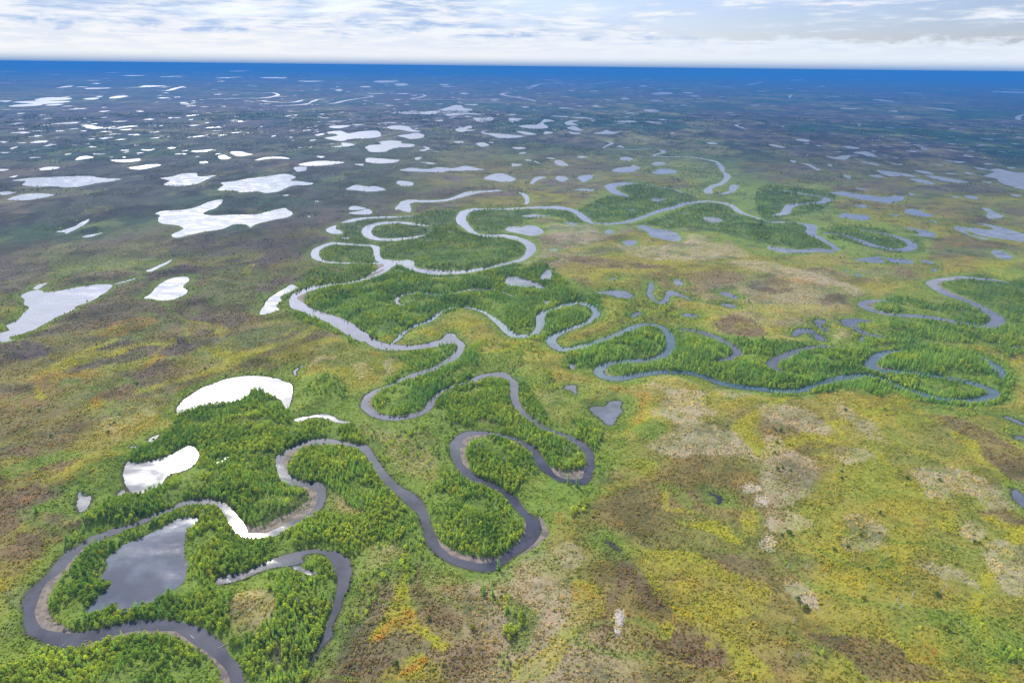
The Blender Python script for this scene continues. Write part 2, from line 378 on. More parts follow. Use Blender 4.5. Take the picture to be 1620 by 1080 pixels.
# lakes and ponds: (label or None, outline)
LAKES = [
 ('heart shaped grey pond enclosed by trees inside the lowest river bend', 'A0: 1130,35 1190,28 1250,40 1240,75 1210,105 1180,130 1170,170 1162,230 1165,280 1185,320 1180,370 1165,430 1130,470 1090,490 1040,515 990,545 950,572 890,590 830,615 790,630 745,638 745,605 735,578 700,582 650,610 590,635 545,625 560,600 600,560 640,510 690,470 704,430 660,432 630,430 650,390 680,340 670,310 690,280 740,240 790,205 840,185 900,155 960,130 1010,105 1060,80 1100,55'),
 ('small silted side pool opening off the curved oxbow channel', 'A1: 232,345 270,342 300,360 340,365 380,385 340,398 290,380 240,368'),
 ('white glaring crescent lake above the wooded slope on the left', 'B0: 1120,460 1125,410 1160,370 1220,330 1290,290 1370,262 1440,240 1530,222 | B1: 0,218 60,222 130,235 190,255 225,275 230,320 225,370 205,425 190,420 165,380 120,350 60,325 0,308 | B0: 1600,303 1560,345 1500,375 1430,390 1350,400 1290,410 1200,435 1150,450'),
 ('silvery bean shaped pond with rippled glare beside dense willow', 'B0: 805,760 850,765 900,768 960,750 1030,735 1100,705 1170,670 1200,660 1240,680 1258,710 1250,750 1220,790 1160,820 1100,835 1050,865 1020,905 960,940 900,960 840,962 815,930 790,890 780,840 790,795'),
 ('small pale angular pool below the heath bluffs', 'B0: 500,955 520,955 530,975 580,980 575,1010 550,1050 530,1072 500,1072 490,1030 500,990'),
 (None, 'B0: 945,615 980,598 1008,590 990,615 950,635'), (None, 'B0: 825,665 855,658 860,670 830,675'), (None, 'B0: 755,965 780,940 798,935 790,960 765,978'), (None, 'B0: 1365,765 1410,740 1445,735 1430,750 1385,768'),
 ('thin winding pool hidden in willows above the river loop', 'B1: 240,495 290,480 340,475 370,465 420,460 470,465 500,480 520,495 560,505 600,510 560,516 510,512 460,495 400,480 350,482 310,495 270,508'),
 ('dark blue triangular pond on open bog right of the river', 'B2: 497,420 540,412 590,412 620,380 660,375 690,390 685,420 700,440 670,480 650,510 630,530 590,515 550,480 515,455'),
 (None, 'B2: 330,285 360,278 400,278 408,310 405,335 370,310 340,305'), (None, 'B2: 362,150 380,138 402,150 390,180 370,170'),
 ('dark blue pond cut by the right edge of the view', 'B3: 1545,950 1570,940 1620,985 1680,1030 1670,1090 1580,1020 1550,980'),
 ('narrow dark sliver of water under the right riverside wood', 'B3: 1490,478 1530,480 1620,515 1620,535 1550,505'), (None, 'B3: 1560,605 1590,600 1620,610 1610,628 1575,620'),
 ('blue tongue shaped pool with a mossy yellow islet', 'C3: 472,940 540,936 620,945 655,956 570,962 558,978 590,1005 640,1030 700,1040 745,1050 730,1060 650,1050 590,1030 540,1000 475,975'),
 (None, 'C3: 295,945 340,940 370,960 340,970 340,985 375,1000 385,1020 360,1015 320,990 300,970'), ('small blue comma shaped oxbow on yellow bog', 'C3: 155,1030 180,1005 220,998 280,1010 340,1045 370,1075 310,1070 280,1035 230,1028 190,1045 160,1045'), (None, 'C3: 570,1075 590,1050 612,1055 600,1078'),
 ('blue hook shaped oxbow lake on the open bog', 'C2: 870,708 890,712 900,740 885,770 900,805 930,825 960,815 970,785 975,765 1010,760 1060,775 1110,800 1150,820 1080,805 1040,793 1005,795 990,830 950,842 900,832 865,800 848,775 860,745'),
 ('blue fish shaped pond right of the river woods', 'C2: 500,772 580,765 630,755 690,758 740,770 768,795 730,808 670,805 640,790 590,780'),
 (None, 'C2: 1028,690 1050,685 1080,705 1075,725 1045,725 1025,715'), (None, 'C2: 1310,770 1340,765 1380,775 1425,800 1400,810 1370,800 1340,792'), (None, 'C2: 1320,845 1360,840 1408,852 1405,865 1370,862'), (None, 'C2: 1070,910 1120,905 1175,918 1165,930 1120,930 1080,922'), (None, 'C2: 755,920 770,900 800,895 825,905 800,915 770,930'),
 ('pale pond below a bright yellow moss bank', 'C2: 0,665 50,675 110,695 170,715 215,745 190,755 140,742 70,738 0,730 | C1: 1590,728 1578,705 1590,680'),
 ('small upright pale pool beside the yellow moss bank', 'C2: 180,690 185,660 210,632 235,628 250,650 240,690 210,695'),
 ('pale pond inside the big upper river bend', 'C2: 0,352 50,355 100,345 150,350 190,370 205,390 180,405 120,412 60,400 0,388 | C1: 1590,380 1578,370 1600,358'),
 ('wedge shaped pale lake just below the upper river reach', 'C2: 790,352 840,345 890,362 940,372 1000,378 1050,400 1070,430 1060,448 1000,445 940,430 880,415 860,390 820,368'),
 (None, 'C2: 590,385 610,372 645,380 640,398 600,400'), (None, 'C2: 698,450 730,440 790,448 780,470 740,475 710,465'), (None, 'C2: 1212,300 1240,292 1300,298 1335,315 1310,330 1250,325'), (None, 'C2: 880,180 920,172 965,180 950,195 900,198'),
 ('pale forked lake at the head of a green oxbow', 'C2: 590,100 600,92 640,82 720,74 780,80 740,92 680,100 662,115 680,130 720,150 755,170 700,165 660,150 630,142 600,115'),
 (None, 'C2: 110,75 150,40 220,42 180,55 150,70 125,85'), (None, 'C2: 275,45 300,35 340,38 365,52 330,70 300,65'), (None, 'C2: 420,42 460,30 515,30 500,55 460,75 435,60'), (None, 'C2: 400,122 460,115 525,122 500,130 430,128'),
 (None, 'C2: 640,0 700,-5 780,0 760,10 690,14 650,8'), (None, 'C2: 885,10 960,-10 1040,0 1030,18 960,22 910,22'), (None, 'C2: 70,285 150,275 240,290 180,290 100,293'), (None, 'C2: 325,330 370,325 420,335 380,345'),
 (None, 'C2: 42,138 90,145 115,170 105,208 80,208 85,180 70,155'), (None, 'C2: 240,500 285,498 280,507 245,507'), (None, 'C2: 615,685 660,680 640,692'), (None, 'C2: 200,835 225,820 230,845 210,852'), (None, 'C2: 1100,268 1120,272 1105,278'), (None, 'C2: 730,248 775,246 760,254'), (None, 'C2: 1305,145 1370,130 1385,97 1440,93 1430,120 1390,142 1340,150'),
 ('white ragged lake left of centre on purple heath', 'C1: 0,45 100,30 190,20 250,40 220,62 300,70 368,80 330,92 240,95 180,115 130,135 50,143 0,132 | C0: 1510,138 1500,128 1450,125 1380,122 1410,95 1400,75 1490,65 1560,50'),
 (None, 'C1: 562,120 600,100 640,92 700,100 760,97 820,120 780,130 700,132 620,125'), (None, 'C1: 890,75 920,63 995,75 985,95 920,95'), (None, 'C1: 1440,48 1500,20 1560,18 | C2: 0,40 18,50 0,68 | C1: 1560,70 1500,62'),
 (None, 'C1: 925,0 1000,-8 1100,-5 1210,0 1180,12 1080,8 980,8'), (None, 'C1: 585,240 610,225 640,225 688,238 650,248 600,250'), (None, 'C1: 590,268 650,255 700,243 730,255 720,275 660,278 610,272'),
 ('long pale snaking lake tailing off beside the river woods', 'C1: 885,245 905,215 920,195 980,185 1060,188 1150,185 1220,175 1290,150 1340,133 1420,128 1550,122 1540,132 1440,138 1380,150 1300,170 1230,188 1150,198 1060,200 1000,200 975,215 985,240 975,262 940,258 910,245'),
 ('thin pale crescent oxbow curving over the small river loop', 'C1: 535,330 590,310 660,298 760,292 860,288 1000,287 900,295 800,300 700,305 640,318 580,330'), (None, 'C1: 442,372 470,358 510,345 510,370 540,380 540,398 490,400 455,390'),
 ('white boot shaped pond left of the river', 'C1: 22,900 50,860 80,815 130,780 180,750 230,722 268,740 240,755 190,780 155,800 165,825 130,855 150,875 120,890 60,908'),
 (None, 'C1: 535,425 580,422 575,432'), (None, 'C1: 320,290 335,285 338,293'), (None, 'C1: 165,155 210,150 195,160'), (None, 'C1: 365,195 390,193 385,200'),
 ('long white lens shaped lake at the upper left', 'C0: 75,62 130,52 250,42 400,36 540,32 600,42 680,48 770,52 700,68 620,78 540,95 430,107 350,100 200,103 145,90 155,68'),
 (None, 'C0: -60,140 0,135 50,132 105,135 60,150 0,155'), (None, 'C0: 55,182 110,160 180,145 260,142 345,150 300,165 220,180 150,187'), (None, 'C0: 1010,48 1080,38 1150,18 1240,15 1255,35 1300,35 1360,30 1320,50 1260,80 1180,95 1110,100 1035,88 1070,65'),
 ('large white forked lake on dark heath at the left', 'C0: 985,270 1040,255 1150,250 1240,230 1330,195 1410,183 1380,230 1310,255 1285,275 1340,285 1450,280 | C1: 0,275 60,262 130,245 185,237 225,270 190,295 110,310 0,337 | C0: 1580,360 1550,340 1480,340 1400,370 1300,385 1200,405 1110,425 1085,405 1140,380 1160,362 1110,345 1015,330 1005,305 1015,285'),
 (None, 'C0: 358,388 420,370 480,350 520,325 570,305 550,330 520,350 470,375 420,400 410,392'), (None, 'C0: 525,418 560,405 610,398 655,390 620,405 560,420'), (None, 'C0: 920,635 960,620 1030,590 1088,563 1060,590 1000,620 950,640'),
 ('big white wedge shaped lake reaching the left edge', 'C0: 135,795 170,770 235,755 290,770 380,760 480,740 600,722 705,722 690,750 640,790 560,830 480,860 470,880 370,920 320,950 230,1000 150,1030 70,1055 90,1075 0,1085 -60,1090 -60,1050 0,1030 60,1010 45,980 110,950 150,900 185,870 150,845 155,820'),
 (None, 'C0: 215,745 250,722 300,710 270,735 235,752'), ('white rounded pond right of the big wedge lake', 'C0: 907,810 960,775 985,740 1040,700 1100,678 1170,672 1197,690 1170,720 1165,740 1195,758 1160,790 1090,815 1020,820 950,813'), (None, 'C0: 60,40 110,30 85,45'),
 ('long pale blue lake with a ragged shore at the upper right', 'C3: 400,142 470,132 550,143 650,155 720,165 800,160 855,165 845,190 760,207 680,195 600,185 520,168 460,155'), (None, 'C3: 440,285 480,268 530,272 600,278 640,292 620,312 560,312 500,300 450,295'), (None, 'C3: 855,262 890,240 940,245 990,265 1040,282 1020,292 950,290 890,275'), (None, 'C3: 835,355 900,362 950,370 1010,380 1053,400 1040,418 980,415 935,405 960,390 920,378 870,365'),
 ('pale blue claw shaped lake at the right edge', 'C3: 1165,355 1210,350 1250,362 1300,358 1370,372 1420,362 1320,332 1400,340 1500,365 1620,400 1700,412 1700,460 1620,452 1520,440 1420,425 1340,410 1290,390 1240,378 1260,400 1320,415 1395,432 1350,432 1270,410 1210,385'),
 (None, 'C3: 1350,240 1390,238 1440,265 1490,290 1420,308 1380,290 1390,265'), (None, 'C3: 1410,510 1470,505 1540,540 1500,560 1440,540'), (None, 'C3: 545,562 600,555 680,543 710,548 725,580 640,578 590,572'), (None, 'C3: 720,545 790,555 860,560 918,572 905,590 820,585 770,575'), (None, 'C3: 955,570 1010,568 1048,578 1040,590 990,582'),
 ('long pale backwater under the hairpin bend at the right', 'C3: 0,475 60,482 130,490 200,500 300,490 380,498 420,505 400,520 320,515 250,520 180,520 100,518 30,505 0,492'),
 (None, 'C3: 1030,632 1075,620 1060,640'), (None, 'C3: 545,655 570,652 600,670 565,665'), (None, 'C3: 490,628 515,632 505,640'), (None, 'C3: 480,30 510,28 525,45 500,50'), (None, 'C3: 640,30 700,30 735,45 680,42'), (None, 'C3: 690,0 760,5 840,15 910,30 940,45 850,35 780,38 720,20'), (None, 'C3: 920,0 1000,5 1050,25 1000,22'), (None, 'C3: 1000,30 1080,38 1180,55 1265,72 1200,80 1100,65 1020,45'), (None, 'C3: 890,55 950,52 1030,70 1040,88 960,78'),
 ('broad pale lake cut by the right edge near the top', 'C3: 1360,35 1430,10 1390,0 1460,-10 1560,10 1620,15 1700,20 1700,125 1620,122 1540,100 1470,75 1440,50'),
 (None, 'C3: 1240,160 1290,158 1335,175 1280,180'), (None, 'C3: 1155,160 1205,168 1180,175'), (None, 'C3: 1525,150 1610,160 1570,165'), (None, 'C3: 560,110 650,120 590,123'), (None, 'C3: 545,215 600,215 615,235 570,230'), (None, 'C3: 760,275 830,282 800,288'), (None, 'C3: 1015,318 1075,325 1040,330'), (None, 'C3: 890,140 930,152 900,155'), (None, 'C3: 1235,10 1310,20 1260,22'), (None, 'C3: 1130,15 1190,20 1150,24'), (None, 'C3: 1350,68 1415,72 1390,80'), (None, 'B3: 1520,30 1570,28 1620,35 1700,45 1620,45 1560,42'),
 (None, 'D0: 475,655 495,635 550,627 595,637 540,648'), (None, 'D0: 690,655 740,652 800,650 880,645 870,660 790,668 730,665'), (None, 'D0: 810,702 880,690 950,680 1025,682 970,697 880,715'), (None, 'D0: 245,712 280,700 340,697 375,702 330,715 270,720'), (None, 'D0: -40,712 55,712 30,722 0,722'), (None, 'D0: 770,635 790,632 785,642'), (None, 'D0: 1215,597 1280,592 1350,585 1310,602 1240,605'), (None, 'D0: 1460,603 1510,600 1570,613 1600,618 1540,628 1490,625'), (None, 'D0: 1375,630 1410,622 1460,640 1430,648 1390,645'), (None, 'D0: 1255,668 1300,662 1310,672 1270,676'),
 (None, 'D1: 265,680 340,665 430,657 560,668 480,682 370,690 300,690'), (None, 'D1: 240,700 320,695 310,720 250,725'), (None, 'D1: 690,660 710,640 780,642 850,648 905,655 870,670 780,675 720,670'), ('long pale lake lying across the upper middle', 'D1: 910,715 980,702 1080,710 1160,698 1250,705 1330,690 1400,705 1440,715 1300,722 1100,725 950,722'),
 ('white hammer shaped lake in the upper middle', 'D1: 690,575 720,560 790,555 780,540 850,530 910,535 920,548 1000,555 990,570 900,575 840,590 810,603 720,603 700,590'), ('white lake with a notched shore above the hammer shaped one', 'D1: 435,515 490,505 520,495 445,480 530,470 590,485 650,475 760,470 785,495 770,510 680,520 600,522 540,535 490,530'), (None, 'D1: 825,445 870,437 950,440 990,460 1040,472 980,475 920,465 850,460'), (None, 'D1: 895,500 960,490 1020,483 1060,497 1050,515 980,522 930,512'),
 ('farthest large white lake with a humped middle', 'D1: 825,345 900,350 985,340 1040,345 1120,343 1200,325 1250,308 1300,310 1310,325 1370,335 1340,350 1420,365 1320,365 1220,375 1180,362 1100,365 1020,362 930,360'),
 (None, 'D1: 455,445 500,437 590,435 560,448 500,455'), (None, 'D1: 600,430 690,428 640,436'), (None, 'D1: 470,570 540,562 545,545 620,555 590,567 520,572'), (None, 'D1: 1030,592 1075,582 1050,568 1098,580 1060,598'), (None, 'D1: 1370,390 1440,382 1500,390 1480,408 1420,415'), (None, 'D1: 1260,460 1310,450 1350,438 1370,450 1330,462 1390,465 1330,475 1280,478'), (None, 'D1: 1420,480 1480,485 1560,490 1620,495 1620,515 1540,515 1480,500'), (None, 'D1: 1390,552 1440,543 1475,560 1430,570'), (None, 'D1: 1250,540 1300,535 1310,545 1270,548'), (None, 'D1: 1130,405 1180,400 1170,412'), (None, 'D1: 1310,302 1400,300 1380,308'), (None, 'D1: 385,628 430,630 410,640'), (None, 'D1: 1000,640 1045,635 1020,655'), (None, 'D1: 1040,665 1130,672 1110,680'), (None, 'D1: 625,680 680,678 670,688'),
 (None, 'D2: 35,440 90,432 160,430 190,405 210,398 265,408 200,420 225,450 150,457 80,450'), (None, 'D2: -20,390 65,395 0,418'), (None, 'D2: 30,475 80,475 150,492 90,495'), (None, 'D2: 0,497 90,505 40,513 0,512'), (None, 'D2: 195,490 210,475 255,480 240,490'), (None, 'D2: 330,420 370,405 425,408 380,418 415,435 350,435'), (None, 'D2: 345,452 400,443 430,460 455,467 400,470'), (None, 'D2: 355,478 430,485 420,493 375,490'), (None, 'D2: 515,485 570,475 600,465 640,475 750,468 690,475 640,490 540,490'), (None, 'D2: 370,388 450,385 520,400 500,412 480,395'), (None, 'D2: 640,405 720,403 785,410 770,418 680,415'), (None, 'D2: 720,362 760,355 810,362 770,370'), (None, 'D2: 830,340 870,335 930,345 870,350'), (None, 'D2: 510,315 530,308 560,318 570,322'), (None, 'D2: 685,645 720,632 765,645 740,660 700,655'), (None, 'D2: 880,675 920,665 970,672 940,685 900,685'), (None, 'D2: 640,715 700,700 750,695 760,682 805,700 790,715 720,720'), (None, 'D2: 905,715 960,708 1020,715 960,722'), (None, 'D2: 415,632 450,627 480,637 440,643'), (None, 'D2: 270,660 310,655 360,685 330,692 285,685'), (None, 'D2: 0,675 60,680 30,692 0,692'), (None, 'D2: 215,640 260,640 270,650'), (None, 'D2: 75,655 110,650 140,665 180,680 150,660 120,662'), (None, 'D2: 0,575 50,572 90,580 40,588'), (None, 'D2: 45,612 80,603 90,612 60,617'), (None, 'D2: 665,570 690,562 710,578'), (None, 'D2: 1225,545 1260,540 1300,552 1260,556'), (None, 'D2: 1000,485 1020,478 1025,490'), (None, 'D2: 845,410 900,408 955,420 910,425'),
 (None, 'D3: 170,525 210,520 265,530 240,540 190,533'), (None, 'D3: 0,555 60,560 110,575 70,577 30,568'), (None, 'D3: 365,630 420,635 470,625 525,628 490,650 430,648'), (None, 'D3: 540,608 610,600 650,612 690,635 640,632 590,618'), (None, 'D3: 470,570 520,568 580,578 540,585'), (None, 'D3: 580,660 640,670 710,688 660,685'), (None, 'D3: 730,660 800,675 850,680 820,687'), (None, 'D3: 210,675 260,680 300,700 340,715 310,720 260,692'), (None, 'D3: 370,685 390,680 400,695'), (None, 'D3: 865,595 930,598 925,607'), (None, 'D3: 955,578 1010,585 990,592'), (None, 'D3: 1110,655 1190,662 1260,668 1210,673 1140,663'), (None, 'D3: 1060,680 1110,690 1085,690'), (None, 'D3: 1360,675 1430,680 1390,685'), (None, 'D3: 1300,700 1370,708 1390,718 1330,712'), (None, 'D3: 1510,700 1560,700 1540,710'), (None, 'D3: 140,655 180,660 170,672'), (None, 'D3: 975,318 1060,325 1140,332 1190,345 1150,342 1050,330'), (None, 'D3: 650,268 720,272 800,283 770,286 690,277'), (None, 'D3: 750,338 810,342 800,350'), (None, 'D3: 775,380 850,380 840,386'), (None, 'D3: 460,325 560,325 600,328 500,332'), (None, 'D3: 1040,290 1180,297 1100,296'), ('long far white lake near the horizon at the right', 'D3: 1420,220 1520,218 1620,222 1700,225 1620,232 1500,228'), (None, 'D3: 1540,208 1620,210 1580,213'), (None, 'D3: 820,226 970,230 900,233'), (None, 'D3: 525,142 640,140 560,148'), (None, 'D3: 155,145 200,142 240,148 180,157'), (None, 'D3: 300,187 350,184 350,192'), (None, 'D3: 960,128 1050,128 1000,133'),
 ('far white lake of stacked streaks at the upper left', 'D0: 45,315 100,305 200,297 65,290 140,283 220,280 215,270 290,258 430,262 420,272 300,280 445,282 390,292 280,300 240,310 100,318'), (None, 'D0: 270,310 340,300 390,302 340,310'), (None, 'D0: 515,270 560,262 620,262 590,272'), (None, 'D0: 595,252 645,250 630,256'), (None, 'D0: 685,262 730,250 805,248 770,258 720,265'), (None, 'D0: -30,280 55,280 30,287 0,287'), (None, 'D0: 985,262 1060,260 1020,265'), (None, 'D0: 520,200 600,198 705,198 640,203 560,204'), (None, 'D0: 470,190 550,190 510,193'), (None, 'D0: 580,168 640,168 620,172'), (None, 'D0: 350,198 400,188 465,184 430,192'), (None, 'D0: 790,197 880,192 920,182 1040,186 930,193'), (None, 'D0: 190,545 240,533 295,532 280,542 220,548'), (None, 'D0: 95,480 150,475 180,482 130,488'), (None, 'D0: 180,472 290,468 220,475'), (None, 'D0: 520,440 560,432 600,440 650,452 580,460 540,450'), (None, 'D0: 710,455 780,442 870,440 800,450'), (None, 'D0: 750,465 830,458 800,468'), (None, 'D0: 50,582 100,570 80,585'), (None, 'D0: -20,535 48,540 10,547'), (None, 'D0: 890,588 970,590 930,596'), (None, 'D0: 1050,580 1080,573 1110,577 1080,585'), (None, 'D0: 340,470 410,468 370,475'), (None, 'D0: 510,392 550,387 530,396'), (None, 'D0: 635,345 700,342 660,349'), (None, 'D0: 90,360 145,358 110,364'), (None, 'D0: 760,120 850,117 935,119 850,123'), (None, 'D0: 680,102 770,100 720,104'), (None, 'D0: 1010,127 1060,125 1150,123 1060,129'), (None, 'D0: 1365,133 1450,131 1530,128 1440,136'), (None, 'D0: 1445,90 1520,85 1590,90 1520,95'), (None, 'D0: -40,92 110,92 50,96'), (None, 'D0: 310,112 390,112 350,115'), (None, 'D0: 420,64 500,64 460,67'),
 (None, 'D1: 20,132 100,130 185,130 180,137 60,137'), (None, 'D1: 255,155 350,153 435,155 340,160'), (None, 'D1: 740,155 800,150 895,153 840,164 770,163'), (None, 'D1: 870,175 920,167 965,175 920,185'), (None, 'D1: 1160,175 1200,172 1225,178 1190,182'), (None, 'D1: 500,210 530,206 550,212 520,217'), (None, 'D1: 655,190 690,186 730,190 690,195'), (None, 'D1: 880,235 960,232 940,238'), (None, 'D2: 880,235 960,225 1010,228 1020,235 950,240'), (None, 'D2: 805,185 830,180 862,187 830,192'), (None, 'D2: 1075,228 1110,224 1148,230 1110,234'), (None, 'D2: 1490,178 1540,165 1590,158 1560,172 1520,180'), (None, 'D2: 160,115 220,113 190,119'), (None, 'D2: 690,265 720,262 745,268 715,272'),
]
SANDBARS = [
 ('broad pale sandbar along the inside of the lowest left bend', 'A0: 460,766 430,732 390,702 350,680 320,640 305,590 310,540 330,490 355,450 390,410 430,375 440,350 470,310 510,260 560,215 600,195 680,165 660,150 560,180 480,255 400,350 310,420 250,480 210,580 200,650 230,740 330,768'),
 ('long thin muddy bar on the near bank at the bottom', 'A0: 1395,1110 1385,1000 1330,930 1260,880 1180,825 1100,785 1030,772 930,768 860,770 780,785 700,805 600,835 540,850 540,835 700,782 870,738 1060,740 1150,765 1250,835 1350,895 1450,1020 1470,1110'),
 ('hooked brown sandbar with a few green bushes', 'B1: 275,912 325,950 320,1000 300,1020 260,1050 200,1080 | A1: 150,20 90,55 40,75 0,85 | A0: 1560,76 1548,110 1575,142 | A1: 70,145 180,95 300,40 355,5 | B1: 392,1040 400,1000 395,950 360,918 300,902'),
 ('tan sandbar round the left end of the middle loop', 'B1: 215,850 205,810 215,770 250,730 300,690 360,665 430,655 500,660 500,645 400,637 280,662 190,698 163,740 175,800 205,855'),
 ('curved sandbar along the foot of the round wooded loop', 'A1: 1130,125 1160,180 1210,215 1270,245 1350,270 1430,280 1500,285 1560,265 | A2: 0,222 50,170 75,125 80,70 95,80 92,130 50,203 0,240 | A1: 1560,297 1470,328 1320,310 1200,255 1145,205'),
 ('pale sandbar on the left of the small round loop', 'B1: 1350,808 1345,760 1330,720 1330,680 1350,640 1400,610 1460,599 1460,580 1360,586 1300,612 1278,660 1280,720 1300,775 1335,808'),
 ('pale sand point at the tip of the right hand loop', 'B2: 250,800 300,805 380,808 430,800 465,783 482,790 465,835 450,875 400,882 330,877 265,845'),
 ('thin sand rim on the left of the upper wooded loop', 'B1: 775,442 742,420 730,390 740,360 785,325 770,316 715,345 700,380 705,415 745,447'),
 ('thin sand rim under the upper wooded loop', 'B1: 870,470 950,462 1030,440 1045,452 960,482 890,486'),
 ('sand and yellow grass rim at the loop crown', 'B1: 1612,280 1590,245 1540,230 1470,238 1390,272 1375,262 1440,215 1520,207 1590,222 1622,270'),
 ('small dark sand wedge at the left river bend', 'C1: 268,822 258,800 300,780 328,778 312,800 302,832'),
 ('dark shingle island in the upper river fork', 'C1: 695,674 740,648 808,622 806,632 760,655 710,678'),
 ('small shingle spit at the upper river fork', 'C1: 755,602 795,588 812,600 775,616'),
 ('thin shingle margin under the great wooded bend', 'C1: 1060,618 1150,627 1260,630 1200,646 1100,640'),
 ('small pink sandbar at the teal river bend', 'B2: 580,170 600,160 605,190 630,218 600,212'),
 ('long sandbar at the mid right river loop', 'B3: 690,150 720,152 800,176 850,186 770,194 700,184 676,170'),
 ('tan sandbar on the left tip of the right river bend', 'C3: 690,897 650,872 636,845 680,826 730,820 695,834 668,850 680,875 730,908'),
 ('tan sandbar along the upper right river bend', 'C3: 1055,720 1075,702 1125,690 1100,710 1100,730 1140,756 1220,790 1335,840 1325,852 1200,812 1105,770'),
 ('bare sandy cut bank right of the lowest loop', 'A2: 170,20 205,50 225,95 240,140 190,190 110,250 30,290 80,250 150,185 190,130 185,80'),
]
